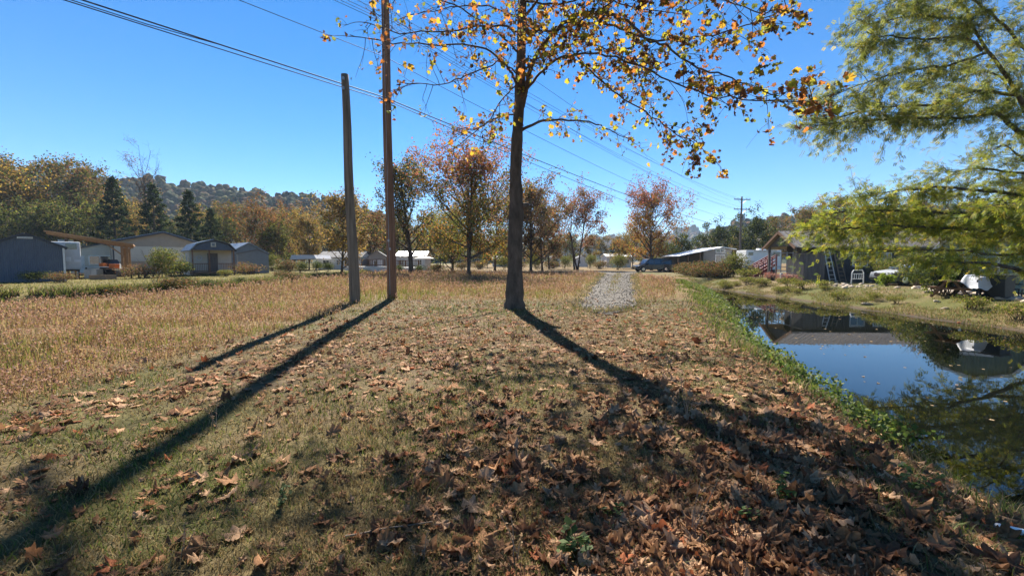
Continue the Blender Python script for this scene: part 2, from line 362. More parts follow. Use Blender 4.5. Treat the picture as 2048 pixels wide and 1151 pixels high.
# haze: the air of the valley
bh = B().box((0, 1350, 140), (5900, 3420, 290))
mh = bpy.data.materials.new('valley_haze'); mh.use_nodes = True
for n_ in list(mh.node_tree.nodes):
    if n_.type != 'OUTPUT_MATERIAL': mh.node_tree.nodes.remove(n_)
pv = mh.node_tree.nodes.new('ShaderNodeVolumePrincipled'); pv.inputs['Color'].default_value = (.6, .78, 1.0, 1); pv.inputs['Density'].default_value = .0002
pv.inputs['Anisotropy'].default_value = 0.0
mh.node_tree.links.new(pv.outputs[0], mh.node_tree.nodes[0].inputs['Volume'])
hz = bh.build('haze', mh); tag(hz, kind='stuff')
# ------------------------------------------------------------------ foliage makers
def pal(cols, n, rng=RNG, jit=.22):
    c = np.array([x[:3] for x in cols]); w = np.array([x[3] for x in cols], float); w /= w.sum()
    return c[rng.choice(len(c), n, p=w)] * rng.uniform(1 - jit, 1 + jit, (n, 1))
def rand_dirs(n, rng=RNG):
    v = rng.normal(0, 1, (n, 3)); return v / np.linalg.norm(v, axis=1)[:, None]
def leaf_quads(P, size, rng=RNG, asp=.62, flat=0.0):
    """diamond leaves at P (n,3)"""
    n = len(P); size = np.broadcast_to(np.asarray(size, float), (n,))
    a = rand_dirs(n, rng); nn = rand_dirs(n, rng); nn[:, 2] += flat * np.sign(nn[:, 2] + 1e-6); 
    b = np.cross(nn, a); b /= np.linalg.norm(b, axis=1)[:, None] + 1e-9
    c = np.cross(b, nn); c /= np.linalg.norm(c, axis=1)[:, None] + 1e-9
    s = size[:, None]
    V = np.stack([P - c * s * .5, P + b * s * asp * .5, P + c * s * .5, P - b * s * asp * .5], 1).reshape(-1, 3)
    return V, np.arange(n * 4).reshape(n, 4)
def blades(P, Ln, Wd, col, rng=RNG, lean=.45):
    n = len(P); Ln = np.broadcast_to(Ln, (n,)); Wd = np.broadcast_to(Wd, (n,))
    a = rng.uniform(0, 2 * np.pi, n); s = np.stack([np.cos(a), np.sin(a), 0 * a], -1) * (Wd / 2)[:, None]
    b_ = rng.uniform(0, 2 * np.pi, n); le = np.stack([np.cos(b_), np.sin(b_), 0 * a], -1) * (Ln * lean * rng.uniform(.2, 1.4, n))[:, None]
    up = np.array([0, 0, 1.0]) * Ln[:, None]
    mid = P + up * .6 + le * .35; tip = P + up * .95 + le
    V = np.stack([P - s, P + s, mid - s * .75, mid + s * .75, tip], 1).reshape(-1, 3)
    o = (np.arange(n) * 5)[:, None]
    Ft = np.concatenate([o + np.array([[0, 1, 3]]), o + np.array([[0, 3, 2]]), o + np.array([[2, 3, 4]])])
    return V, Ft, np.repeat(col, 5, 0), tip
def curve(p0, d, L, n, bend, wob, rng):
    d = d / (np.linalg.norm(d) + 1e-9); P = [np.array(p0, float)]
    for i in range(n):
        d = d + np.array(bend) / n + rng.normal(0, wob, 3) / math.sqrt(n); d /= np.linalg.norm(d); P.append(P[-1] + d * L / n)
    return np.array(P)
def tree_meshes(name, H, W, base, nl, leaves, lsize, palette, seed, r0=None, up=.5, stems=1, top=None, bare=0.0, droop=0.0, shape='oval', wood=None, clump=.45, sec=6, mat=None):
    rng = np.random.default_rng(seed); r0 = r0 or H * .018; T = []; A = []; AW = []
    for s in range(stems):
        off = np.array([0, 0, -.15]) if stems == 1 else np.array([*rng.normal(0, .25 + .02 * H, 2), -.15])
        tilt = np.array([rng.normal(0, .05 + .06 * (stems > 1)), rng.normal(0, .05), 1.0])
        Hs = H * (1 if s == 0 else rng.uniform(.75, .98))
        tr = curve(off, tilt, Hs * .93, 12, (0, 0, .1), .05, rng); rr = r0 / (stems ** .4) * np.linspace(1, .08, 13) ** .8
        rr[0] *= 1.25
        T.append((tr, rr)); nls = max(4, nl // stems)
        for k in range(nls):
            t = base + (0.97 - base) * (k + rng.random()) / nls; g = t * 12; i = min(int(g), 11); p0 = tr[i] * (1 - g + i) + tr[i + 1] * (g - i)
            az = k * 2.4 + rng.uniform(-.5, .5); u = (t - base) / (1 - base)
            prof = {'oval': math.sin(math.pi * (u * .78 + .2)) ** .7, 'round': math.sqrt(max(0, 1 - (2 * u - .85) ** 2 / 1.6)), 'vase': .45 + .6 * u if u < .7 else 1.1 - .8 * (u - .7), 'cone': 1.02 - u}[shape]
            Lb = W / 2 * max(prof, .16) * rng.uniform(.75, 1.15)
            el = up * rng.uniform(.6, 1.3) + .5 * u
            d = np.array([math.cos(az), math.sin(az), math.tan(min(el, 1.25))])
            lim = curve(p0, d, Lb * (1.15 + .2 * el), 6, (0, 0, .25 - droop), .16, rng); lr = np.linspace(rr[i] * .55, .012 + H * .0006, 7)
            T.append((lim, lr))
            ns = max(2, int(sec * (.5 + .7 * prof)))
            for q in range(ns):
                v = rng.uniform(.25, 1.0) * 6; j = min(int(v), 5); p1 = lim[j] * (1 - v + j) + lim[j + 1] * (v - j)
                d2 = (lim[j + 1] - lim[j]); d2 = d2 / np.linalg.norm(d2) + rng.normal(0, .65, 3) + np.array([0, 0, .15 - droop])
                L2 = Lb * rng.uniform(.25, .55)
                sb = curve(p1, d2, L2, 4, (0, 0, .15 - droop), .2, rng); T.append((sb, np.linspace(lr[j] * .5, .006 + H * .0003, 5)))
                for z in range(3):
                    d3 = d2 + rng.normal(0, .8, 3); p2 = sb[rng.integers(1, 5)]
                    tw = curve(p2, d3, L2 * rng.uniform(.3, .7), 3, (0, 0, .1 - droop), .2, rng); T.append((tw, np.linspace(.010 + H * .0003, .004 + H * .0002, 4)))
                    if rng.random() > bare * (1 if u < .8 else 1.3): A += [tw[1], tw[2], tw[3]]
                if rng.random() > bare: A += [sb[2], sb[3], sb[4]]
    Vw, Qw = tubes(T, 5)
    tm = arr_mesh(name + '_trunk', Vw, Qw, wood or M['bark_far'], smooth=True)
    A = np.array(A); P = A[rng.integers(0, len(A), leaves)] + rng.normal(0, clump * (.5 + H * .03), (leaves, 3))
    V, Fq = leaf_quads(P, lsize * rng.uniform(.6, 1.3, leaves), rng)
    z0, z1 = P[:, 2].min(), P[:, 2].max()
    c = pal(palette, leaves, rng)
    cl = fbm(P[:, 0] + P[:, 2] * .7, P[:, 1] + P[:, 2] * .5, max(1.5, W * .25), seed % 50)
    if top is not None:
        k = sstep(.45, .9, (P[:, 2] - z0) / (z1 - z0) + (cl - .5) * .6); c2 = pal(top, leaves, rng); pick = rng.random(leaves) < k; c = np.where(pick[:, None], c2, c)
    c = c * (.75 + .5 * cl)[:, None]
    cm = arr_mesh(name + '_crown', V, Fq, mat or M['leaf_far'], np.repeat(c, 4, 0))
    return tm, cm
def conifer_meshes(name, H, W, leaves, palette, seed, base=.06, lsize=.35):
    rng = np.random.default_rng(seed); T = [(np.array([[0, 0, -.15], [0, 0, H * .5], [0, 0, H]]), np.array([H * .016, H * .01, .01]))]; A = []
    nb = 90
    for k in range(nb):
        u = (k + rng.random()) / nb; h = H * (base + (1 - base) * u); az = k * 2.4 + rng.uniform(-.4, .4); Lb = W / 2 * ((1 - u) ** .75 + .05) * rng.uniform(.65, 1.15)
        lim = curve((0, 0, h), np.array([math.cos(az), math.sin(az), .1 + .3 * u]), Lb, 4, (0, 0, -.15), .08, rng); T.append((lim, np.linspace(.03, .008, 5)))
        for j in range(int(10 * Lb) + 4):
            v = rng.uniform(.2, 1) ** .6 * 4; i = min(int(v), 3); A.append(lim[i] * (1 - v + i) + lim[i + 1] * (v - i))
    Vw, Qw = tubes(T, 5); tm = arr_mesh(name + '_trunk', Vw, Qw, M['bark_far'], smooth=True)
    A = np.array(A); P = A[rng.integers(0, len(A), leaves)] + rng.normal(0, .22, (leaves, 3)) * np.array([1, 1, .8]); P[:, 2] -= .1
    V, Fq = leaf_quads(P, lsize * rng.uniform(.6, 1.3, leaves), rng, asp=.4); c = pal(palette, leaves, rng)
    return tm, arr_mesh(name + '_crown', V, Fq, M['leaf_far'], np.repeat(c, 4, 0))
def bush_meshes(name, W, H, leaves, lsize, palette, seed, stems=14, lump=4):
    rng = np.random.default_rng(seed); T = []
    lumps = [(rng.uniform(-.3, .3) * W, rng.uniform(-.3, .3) * W, H * rng.uniform(.4, .72), rng.uniform(.26, .42)) for _ in range(lump)]
    for k in range(stems):
        az = rng.uniform(0, 6.28); T.append((curve((rng.normal(0, .08) * W, rng.normal(0, .08) * W, -.05), np.array([math.cos(az) * .5, math.sin(az) * .5, 1]), H * rng.uniform(.6, 1), 4, (0, 0, 0), .2, rng), np.linspace(.02, .005, 5)))
    Vw, Qw = tubes(T, 4); tm = arr_mesh(name + '_stems', Vw, Qw, M['bark_far'])
    li = rng.integers(0, lump, leaves); Lm = np.array(lumps)[li]; d = rand_dirs(leaves, rng) * (rng.random((leaves, 1)) ** .4)
    P = Lm[:, :3] + d * np.stack([Lm[:, 3] * W, Lm[:, 3] * W, Lm[:, 3] * H * 1.1], -1); P[:, 2] = np.maximum(P[:, 2], .02 + .1 * rng.random(leaves))
    V, Fq = leaf_quads(P, lsize * rng.uniform(.6, 1.3, leaves), rng); c = pal(palette, leaves, rng)
    return tm, arr_mesh(name + '_crown', V, Fq, M['leaf_far'], np.repeat(c, 4, 0))
def plant(name, meshes, label, cat, px, py_base_or_none, Y, scale=1.0, rz=None, group=None, parts=('trunk', 'crown'), sxy=1.0):
    p = at_y(px, HOR, Y); x = p[0]; z = float(zfun(np.array([x]), np.array([Y]))[0])
    t = thing(name, label, cat, (x, Y, z), RNG.uniform(0, 6.28) if rz is None else rz, group); t.scale = (scale * sxy, scale * sxy, scale)
    for nm, me in zip(parts, meshes): link(nm, me, t)
    return t
G_OL, G_YG, YEL, GOLD, ORA, RUS, BRO, DKG, PNK, TAN = (.085, .10, .022), (.18, .18, .03), (.44, .31, .04), (.31, .195, .045), (.33, .14, .035), (.21, .08, .03), (.16, .097, .045), (.022, .036, .014), (.33, .11, .075), (.26, .17, .08)
def P_(*a): return [(*c, w) for c, w in a]
# --- prototypes of mid-distance trees
m_autumn = tree_meshes('autumn', 15.0, 14.5, .14, 28, 21000, .28, P_((G_OL, 3), (G_YG, 3), (GOLD, 3.5), (ORA, 2.2), (BRO, 1)), 101, top=P_((PNK, 2.6), (ORA, 2.2), (BRO, 1.6), (TAN, 1)), stems=2, r0=.34, up=.5, shape='oval', sec=8)
m_tall = tree_meshes('tall_dark', 14.5, 9, .18, 18, 9000, .28, P_((G_OL, 3), (BRO, 3), (DKG, 2), (GOLD, 1)), 102, r0=.36, up=.6, bare=.3, sec=6)
m_sparse = tree_meshes('sparse_pink', 13.8, 11.5, .16, 22, 8200, .30, P_((BRO, 4), (PNK, 2), (TAN, 2), (RUS, 1.5)), 103, stems=3, up=.75, bare=.2, shape='oval', r0=.26)
m_maple = tree_meshes('red_maple', 13.6, 13.5, .06, 30, 15000, .30, P_((ORA, 4), (GOLD, 3), (G_YG, 2), (RUS, 2)), 104, top=P_((BRO, 2), (PNK, 2.2), (RUS, 1)), bare=.2, up=.6, stems=1, shape='oval', r0=.30)
m_brown = tree_meshes('brown', 12.4, 10.5, .12, 20, 8500, .30, P_((BRO, 4), (RUS, 1.5), (TAN, 2), (G_OL, 2)), 105, bare=.25, up=.6, r0=.24)
m_rusty = tree_meshes('rusty_oak', 12.2, 16, .16, 26, 15000, .36, P_((BRO, 4), (RUS, 1.6), (ORA, .8), (G_OL, 2)), 106, up=.45, shape='round', r0=.4)
m_gold = tree_meshes('golden', 11.8, 9.5, .08, 20, 12000, .30, P_((GOLD, 3), (G_OL, 2), (BRO, 2), (TAN, 2), (YEL, .5)), 107, up=.65, r0=.2, bare=.12)
m_wood1 = tree_meshes('forest_brown', 17.5, 14, .15, 22, 8500, .46, P_((BRO, 3), (G_OL, 4), (GOLD, 1), (RUS, .5)), 108, up=.7, shape='round')
m_wood2 = tree_meshes('forest_gold', 16, 13, .12, 22, 8500, .46, P_((GOLD, 4), (YEL, 1), (BRO, 2), (G_OL, 3)), 109, up=.7, shape='round')
m_wood3 = tree_meshes('forest_green', 13.5, 13.5, .08, 22, 8500, .44, P_((G_OL, 4), (G_YG, 2), (DKG, 2), (BRO, 1)), 110, up=.6, shape='round')
m_bare = tree_meshes('bare_top', 25, 13, .52, 18, 900, .3, P_((BRO, 1)), 111, up=.9, bare=.9, shape='vase', r0=.4)
m_dark = tree_meshes('dark_round', 8.5, 9.5, .05, 24, 9000, .34, P_((DKG, 5), (G_OL, 3), (G_YG, .6)), 112, up=.5, shape='round')
m_con1 = conifer_meshes('cedar', 17, 8.0, 8500, P_((DKG, 6), ((.035, .05, .016), 3), (G_OL, .5)), 113, lsize=.5)
m_con2 = conifer_meshes('spruce', 12, 6, 5000, P_((DKG, 6), ((.03, .045, .02), 3)), 114, lsize=.45)
m_yg = tree_meshes('yellow_green', 8, 7, .06, 20, 6500, .22, P_((G_YG, 5), (G_OL, 3), (GOLD, 1)), 115, up=.6, shape='round')
m_shrubG = bush_meshes('green_shrub', 3.0, 2.9, 3600, .13, P_((G_OL, 4), (G_YG, 2), (TAN, .6)), 120, lump=6)
m_shrubR = bush_meshes('ball_shrub', 1.9, 1.35, 2200, .09, P_((G_OL, 3), (DKG, 3), (G_YG, .5)), 121, lump=5)
m_bramble = bush_meshes('bramble', 3.2, 1.5, 2600, .12, P_((BRO, 3), (G_OL, 2), (DKG, 1.5), (RUS, .8)), 122, lump=7, stems=40)
m_weedG = bush_meshes('bank_bush', 1.6, .8, 1100, .09, P_((G_YG, 4), (G_OL, 3), (TAN, 1)), 123, lump=5)
m_arbor = bush_meshes('arborvitae', 1.5, 2.2, 4200, .085, P_((DKG, 4), (G_OL, 2)), 124, lump=8)
m_low = bush_meshes('low_red_bush', 3.0, 1.2, 1600, .10, P_((RUS, .8), (BRO, 4), (G_OL, 1.5)), 125, lump=6, stems=40)

plant('autumn_tree', m_autumn, 'tall two-stemmed autumn tree, pink-red on top and olive below, in the weedy field', 'tree', 940, 0, 47, .86, .3)
plant('tall_tree', m_tall, 'tall thin dark-trunked tree beside the white patio umbrella', 'tree', 822, 0, 53, .92, 1.1)
plant('slender_tree', m_sparse, 'sparse multi-stemmed tree with pinkish brown leaves standing beside the gravel road', 'tree', 1146, 0, 78, 1.0, .5)
plant('maple_tree', m_maple, 'half bare maple with orange lower leaves behind the dark parked car', 'tree', 1303, 0, 76, .92, 2.0)
for px, Y, s, rz in ((1062, 62, .95, .3), (1085, 70, .85, 1.5), (1035, 66, .85, 3.0), (990, 72, .9, 4.1), (905, 76, .8, 5.1), (1098, 88, .7, .8)):
    plant('brown_tree', m_brown, 'thin brown-leaved tree in the clump beyond the weedy field', 'tree', px, 0, Y, s, rz, 'brown trees beyond the field')
plant('young_tree', m_yg, 'low yellow-green willow-like tree at the foot of the two-stemmed autumn tree', 'tree', 905, 0, 58, .9)
plant('golden_tree', m_gold, 'slim golden olive tree rising behind the grey leaning pole', 'tree', 683, 0, 52, .74, 1.0)
plant('oak_tree', m_rusty, 'wide rusty brown oak behind the low grey sheds', 'tree', 525, 0, 72, .62, .6)
plant('oak_tree', m_rusty, 'tall dull brown oak standing just behind the wide rusty oak', 'tree', 575, 0, 92, .72, 2.6)
plant('golden_tree', m_gold, 'bare-stemmed orange-gold tree between rusty oak and slim golden tree', 'tree', 618, 0, 70, .64, 3.0)
plant('brown_tree', m_rusty, 'low dark red tree behind the grey mobile home', 'tree', 742, 0, 84, .62, 4.0)
plant('brown_tree', m_wood1, 'dark brown tree between the two tall wooden poles', 'tree', 800, 0, 95, .58, 2.0)
for k, (px, Y, s, me) in enumerate(((-60, 78, 1.0, m_wood2), (30, 84, 1.0, m_wood2), (75, 96, 1.1, m_wood1), (135, 100, 1.12, m_wood1), (190, 98, 1.06, m_wood1), (175, 82, .72, m_wood3), (110, 76, .62, m_wood3), (45, 72, .62, m_wood3), (255, 96, .72, m_wood2), (270, 112, .8, m_wood1), (350, 110, .68, m_wood3), (440, 92, .62, m_wood3), (470, 100, .68, m_wood1), (395, 118, .8, m_wood2), (655, 100, .62, m_wood3), (590, 84, .55, m_wood2), (715, 110, .7, m_wood2), (555, 70, .42, m_wood3), (860, 105, .65, m_wood2), (780, 118, .6, m_wood3))):
    lab = {id(m_wood1): 'dull brown broadleaf tree in the woodland behind the left houses', id(m_wood2): 'golden brown broadleaf tree in the woodland behind the left houses', id(m_wood3): 'olive green broadleaf tree in the woodland behind the left houses'}[id(me)]
    plant('woodland_tree', me, lab, 'tree', px, 0, Y, s, None, 'woodland behind the left houses')
plant('cedar_tree', m_con1, 'dark conical evergreen beside the beige gable roof, at the wood edge', 'tree', 233, 0, 78, .98)
plant('cedar_tree', m_con1, 'ivy-dark evergreen column below the bare-crowned tree', 'tree', 312, 0, 80, .93)
plant('cedar_tree', m_con1, 'dark ragged evergreen behind the gambrel-roofed porch cabin', 'tree', 383, 0, 76, .82)
plant('cedar_tree', m_con1, 'short dark evergreen behind the grey-blue metal roof', 'tree', 425, 0, 74, .62)
plant('bare_tree', m_bare, 'leafless grey crown rising above the dark evergreens', 'tree', 310, 0, 83, .76)
plant('pine_tree', m_con2, 'small lone pine on the crest of the wooded ridge above the golden trees', 'tree', 66, 0, 150, 1.0).location.z = 20
# centre-right background
plant('spruce_tree', m_con2, 'dark spruce beyond the gravel road next to white homes', 'tree', 1226, 0, 118, .62)
plant('spruce_tree', m_con2, 'small dark spruce behind the sparse pinkish tree', 'tree', 1110, 0, 120, .42)
for px, Y, s, me in ((1130, 132, .55, m_wood3), (1180, 135, .5, m_wood2), (1265, 100, .45, m_wood2), (1340, 96, .34, m_wood3), (1240, 96, .38, m_wood2), (1000, 140, .6, m_wood2), (1060, 128, .5, m_wood2), (940, 130, .6, m_wood3), (1205, 140, .45, m_wood1), (1085, 110, .4, m_wood3), (880, 120, .5, m_wood1), (960, 112, .42, m_wood1), (1025, 118, .42, m_wood3), (1150, 145, .5, m_wood1), (1290, 104, .4, m_wood3), (1320, 110, .38, m_wood2), (845, 125, .5, m_wood3), (915, 128, .5, m_wood2), (1110, 150, .5, m_wood2), (975, 100, .3, m_wood3), (1015, 104, .3, m_wood1), (1070, 100, .28, m_wood2), (1250, 128, .42, m_wood3)):
    plant('background_tree', me, {id(m_wood1): 'brown autumn tree in the row beyond the gravel road', id(m_wood2): 'golden autumn tree in the row beyond the gravel road', id(m_wood3): 'green leafy tree in the row beyond the gravel road'}[id(me)], 'tree', px, 0, Y, s, None, 'trees beyond the gravel road')
plant('round_tree', m_dark, 'round dark green tree behind the tan cabin', 'tree', 1428, 0, 86, .76)
plant('round_tree', m_dark, 'round dark green tree behind the far crossarm pole', 'tree', 1500, 0, 80, .86)
plant('round_tree', m_dark, 'dark bushy tree between the half bare maple and the tan cabin', 'tree', 1366, 0, 88, .6)
for px, Y, s, me in ((1545, 110, .6, m_wood1), (1588, 105, .68, m_wood1), (1625, 112, .75, m_wood2), (1680, 105, .8, m_wood1), (1760, 100, .85, m_wood3), (1850, 95, .8, m_wood1), (1950, 90, .8, m_wood3), (2060, 85, .85, m_wood1), (1470, 125, .42, m_wood2)):
    plant('woodland_tree', me, {id(m_wood1): 'brown woodland tree behind the dark cabin across the pond', id(m_wood2): 'golden woodland tree behind the dark cabin across the pond', id(m_wood3): 'green woodland tree behind the dark cabin across the pond'}[id(me)], 'tree', px, 0, Y, s, None, 'woodland behind the dark cabin')

# ------------------------------------------------------------------ sycamore leaves
TIPS = np.radians([0, 50, -50, 98, -98])
OUT = [(0, 1.0), (9, .84), (17, .85), (25, .70), (34, .80), (41, .86), (50, .97), (59, .80), (68, .76), (76, .63), (86, .68), (98, .76), (112, .62), (130, .55), (152, .46), (172, .22)]
def leaf_shape(seed, R=.11, rings=2, curl=1.0, pleat=.10, petiole=True, low=False):
    rng = np.random.default_rng(seed)
    o_ = [OUT[i] for i in (0, 3, 6, 9, 11, 13, 15)] if low else OUT
    pol = o_ + [(-a, r) for a, r in o_[1:][::-1]]
    ang = np.radians([a for a, r in pol]); rad = np.array([r for a, r in pol]) * R * rng.uniform(.80, 1.08, len(pol)); n = len(pol)
    near = np.min(np.abs(ang[:, None] - TIPS[None]), 1); vein = np.clip(1 - near / .42, 0, 1)
    V = [np.zeros((1, 3))]; vv = [np.array([1.0])]
    for k in range(1, rings + 1):
        f = k / rings; z = pleat * R * f * (vein - .5) * 1.3 + rng.normal(0, .05 * R * f, n)
        V.append(np.stack([np.sin(ang) * rad * f, np.cos(ang) * rad * f, z], -1)); vv.append(vein * (1 if k < rings else .6))
    V = np.concatenate(V); vv = np.concatenate(vv); tri = [(0, 1 + (i + 1) % n, 1 + i) for i in range(n)]; quad = []
    for k in range(rings - 1):
        a, b_ = 1 + k * n, 1 + (k + 1) * n; quad += [(a + i, a + (i + 1) % n, b_ + (i + 1) % n, b_ + i) for i in range(n)]
    if curl > 0:                                              # roll up around an axis, tips droop the other way
        th = rng.uniform(0, 3.14); u = np.array([math.cos(th), math.sin(th), 0]); Rb = R / (curl * rng.uniform(.6, 1.5)); s = V @ u
        sn = Rb * np.sin(np.clip(s / Rb, -2.4, 2.4)); dz = Rb * (1 - np.cos(np.clip(s / Rb, -2.4, 2.4)))
        V = V + (sn - s)[:, None] * u; V[:, 2] += dz * rng.choice([1, 1, -1]); w = np.array([-u[1], u[0], 0]); t = V @ w
        V[:, 2] -= curl * .35 * t * t / R * rng.uniform(-.5, 1)
    if petiole:
        o = len(V); L_ = R * rng.uniform(.5, .9); bx = rng.normal(0, .2) * L_
        V = np.concatenate([V, [(-.012 * R, -.15 * R, 0), (.02 * R, -.15 * R, 0), (bx + .02 * R, -.15 * R - L_, .03 * R), (bx - .02 * R, -.15 * R - L_, .03 * R)]]); quad.append((o, o + 1, o + 2, o + 3)); vv = np.concatenate([vv, [1, 1, 1, 1]])
    return V, np.array(tri), np.array(quad).reshape(-1, 4), vv
def frames(n, rng, tip, nrm):
    y = tip / np.linalg.norm(tip, axis=1)[:, None]; x = np.cross(y, nrm); x /= np.linalg.norm(x, axis=1)[:, None] + 1e-9; z = np.cross(x, y)
    return np.stack([x, y, z], -1)                            # columns
def scatter(variants, which, P, Rm, S):
    Vs, Ts, Qs, off, own, vn = [], [], [], 0, [], []
    for k, (V, T, Q_, vv) in enumerate(variants):
        i = np.where(which == k)[0]
        if not len(i): continue
        W_ = np.einsum('nij,vj->nvi', Rm[i], V) * S[i, None, None] + P[i, None, :]; o = off + (np.arange(len(i)) * len(V))
        Vs.append(W_.reshape(-1, 3)); Ts.append((T[None] + o[:, None, None]).reshape(-1, 3)); Qs.append((Q_[None] + o[:, None, None]).reshape(-1, 4))
        own.append(np.repeat(i, len(V))); vn.append(np.tile(vv, len(i))); off += len(i) * len(V)
    return np.concatenate(Vs), [np.concatenate(Ts), np.concatenate(Qs)], np.concatenate(own), np.concatenate(vn)
# ------------------------------------------------------------------ the sycamore
syc = thing('sycamore_tree', 'tall sycamore with dark trunk and sparse yellow and rust leaves beside the gravel path', 'tree', (0, 0, 0))
SY = 14.75
base_xy = at_z(1029, 617, 0.0); SY = float(base_xy[1])
tp = np.array([at_y(px, py, SY) for px, py in ((1029, 617), (1029, 600), (1030, 540), (1030, 480), (1033, 420), (1031, 350), (1034, 280), (1039, 200), (1042, 120), (1044, 40), (1045, -40), (1040, -130), (1046, -230), (1050, -330))]); tp[0, 2] = -.2
trad = np.array([27, 19, 15.5, 14.5, 14.5, 12, 11, 10.5, 9.8, 9, 8, 6.5, 4.5, 1.5]) / F_PX * SY
bt = B(); bt.tube(np.array([[np.interp(s, np.arange(14), tp[:, c]) for c in range(3)] for s in np.linspace(0, 13, 53)]), np.interp(np.linspace(0, 13, 53), np.arange(14), trad) * (1 + .05 * RNG.normal(0, 1, 53).clip(-1.4, 1.4)), 14)
syc_tr = bt.build('trunk', M['bark'], syc, smooth=True)
bk = B(); k0 = at_y(1040, 415, SY); bk.tube([k0, k0 + np.array([.20, -.05, .06]), k0 + np.array([.30, -.07, .12])], [.13, .11, .05], 8); bk.build('branch_stub', M['bark'], syc, smooth=True)
LIMBS = [([(1046, 258), (1085, 241), (1125, 240), (1190, 246), (1230, 265), (1262, 278)], -.6, .085),
  ([(1045, 215), (1062, 130), (1100, 70), (1135, 42), (1160, 26), (1215, 25), (1260, 46), (1292, 78), (1330, 92), (1400, 140), (1455, 152), (1520, 180), (1570, 207)], -5.2, .13),
  ([(1110, 55), (1200, 45), (1250, 60), (1300, 84), (1390, 74), (1440, 68), (1520, 40), (1590, 12)], -5.5, .07),
  ([(1150, 108), (1200, 160), (1250, 200), (1320, 240), (1352, 272), (1395, 285)], -4.5, .05),
  ([(1046, 190), (1075, 150), (1110, 118), (1150, 108), (1200, 105), (1300, 140), (1400, 190), (1500, 200), (1640, 207)], -6.2, .075),
  ([(1042, 200), (1026, 150), (1010, 128), (970, 94), (900, 88), (811, 89), (750, 80), (700, 70)], -3.8, .075),
  ([(1042, 70), (1010, 52), (960, 52), (890, 63), (790, 66), (730, 45)], -4.2, .065),
  ([(1036, 228), (1000, 232), (970, 245), (940, 272), (905, 300)], -2.0, .05),
  ([(1038, 150), (1000, 120), (940, 150), (880, 170), (800, 165)], -4.5, .045),
  ([(1042, 110), (990, 60), (930, 20), (860, -10), (780, -30)], -3.0, .06),
  ([(1044, 40), (1090, -20), (1150, -60), (1260, -90), (1380, -100)], -4.5, .08),
  ([(1044, 10), (1120, -60), (1220, -60), (1330, -30), (1440, 0), (1530, 30)], -6.5, .07),
  ([(1042, 0), (1000, -60), (940, -110), (850, -150)], -3.5, .07),
  ([(1045, -60), (1080, -140), (1150, -220), (1240, -280)], -2.0, .06),
  ([(1042, -90), (1010, -170), (960, -240)], -2.5, .06),
  ([(1041, 160), (1012, 190), (985, 230), (960, 260), (930, 255)], -3.2, .04),
  ([(1040, -30), (1030, -100), (1060, -200), (1130, -330)], -6.0, .07),
  ([(1044, -50), (1000, -120), (1000, -260), (940, -420)], -6.5, .06),
  ([(1046, 60), (1130, 60), (1230, 0), (1340, -120)], -7.0, .06),
  
  ([(1044, 140), (1100, 100), (1160, 80), (1240, 110), (1300, 130)], -2.0, .05), ([(1042, 40), (980, 10), (900, 15), (820, 30)], -1.5, .05), ([(1044, 0), (1110, 10), (1190, -10), (1290, 20), (1370, 30)], -2.5, .06), ([(1043, -20), (1040, 10), (1030, 30), (1070, 60)], -4.5, .05)]
TW, AN = [], []
rs = np.random.default_rng(55)
for poly, dD, r0 in LIMBS:
    n = len(poly); Ys = SY + dD * np.linspace(0, 1, n) ** 1.1
    q = np.array([at_y(px, py, y) for (px, py), y in zip(poly, Ys)])
    s = np.linspace(0, n - 1, n * 4); q = np.stack([np.interp(s, np.arange(n), q[:, c]) for c in range(3)], -1)
    q[1:-1] = .25 * q[:-2] + .5 * q[1:-1] + .25 * q[2:]; q[1:-1] += rs.normal(0, .018, q[1:-1].shape)
    bb = B(); bb.tube(q, .010 + (r0 * .6 - .010) * (1 - np.linspace(0, 1, len(q))) ** 1.3, 7); bb.build('limb', M['bark'], syc, smooth=True); nb4 = len(AN)
    seg = np.linalg.norm(np.diff(q, axis=0), axis=1); Lt = seg.sum(); cum = np.concatenate([[0], np.cumsum(seg)])
    for d in np.arange(.5, Lt, .23):
        i = min(np.searchsorted(cum, d) - 1, len(q) - 2); p0 = q[i] + (q[i + 1] - q[i]) * ((d - cum[i]) / seg[i]); tg = (q[i + 1] - q[i]) / seg[i]
        dd = tg * .7 + rs.normal(0, .6, 3) + np.array([0, -.1, rs.uniform(-.35, .25)])
        tw = curve(p0, dd, rs.uniform(.4, 1.25) * (.6 + .5 * d / Lt), 5, (0, 0, -.25), .22, rs); TW.append((tw, np.linspace(.009, .003, 6)))
        AN += [tw[3], tw[4], tw[5]]
        for _ in range(rs.integers(1, 4)):
            t2 = curve(tw[rs.integers(2, 5)], dd + rs.normal(0, .7, 3), rs.uniform(.25, .7), 4, (0, 0, -.3), .2, rs); TW.append((t2, np.linspace(.005, .002, 5))); AN += [t2[2], t2[3], t2[4]]
    AN += [q[-1]] * 4
    if poly[-1][0] > 1280 and -130 < poly[-1][1] < 290: AN += AN[nb4:] * 1
V, Qt = tubes(TW, 4); tw_o = link('twigs', arr_mesh('twigs', V, Qt, M['bark'], smooth=True), syc); tag(tw_o, kind='stuff')
AN = np.array(AN)
nL = 7600
LP = AN[rs.integers(0, len(AN), nL)] + rs.normal(0, .07, (nL, 3))
tipd = np.stack([rs.normal(0, .6, nL), rs.normal(0, .6, nL), rs.uniform(-1.1, .1, nL)], -1)
kp = ~((LP[:, 0] < -1.2) & (rs.random(nL) < .4)); LP = LP[kp]; tipd = tipd[kp]; nL = len(LP)
LR = frames(nL, rs, tipd, rand_dirs(nL, rs)); LR[:, :, 0] *= rs.uniform(.65, 1.05, nL)[:, None]; LS = rs.uniform(.42, 1.28, nL)
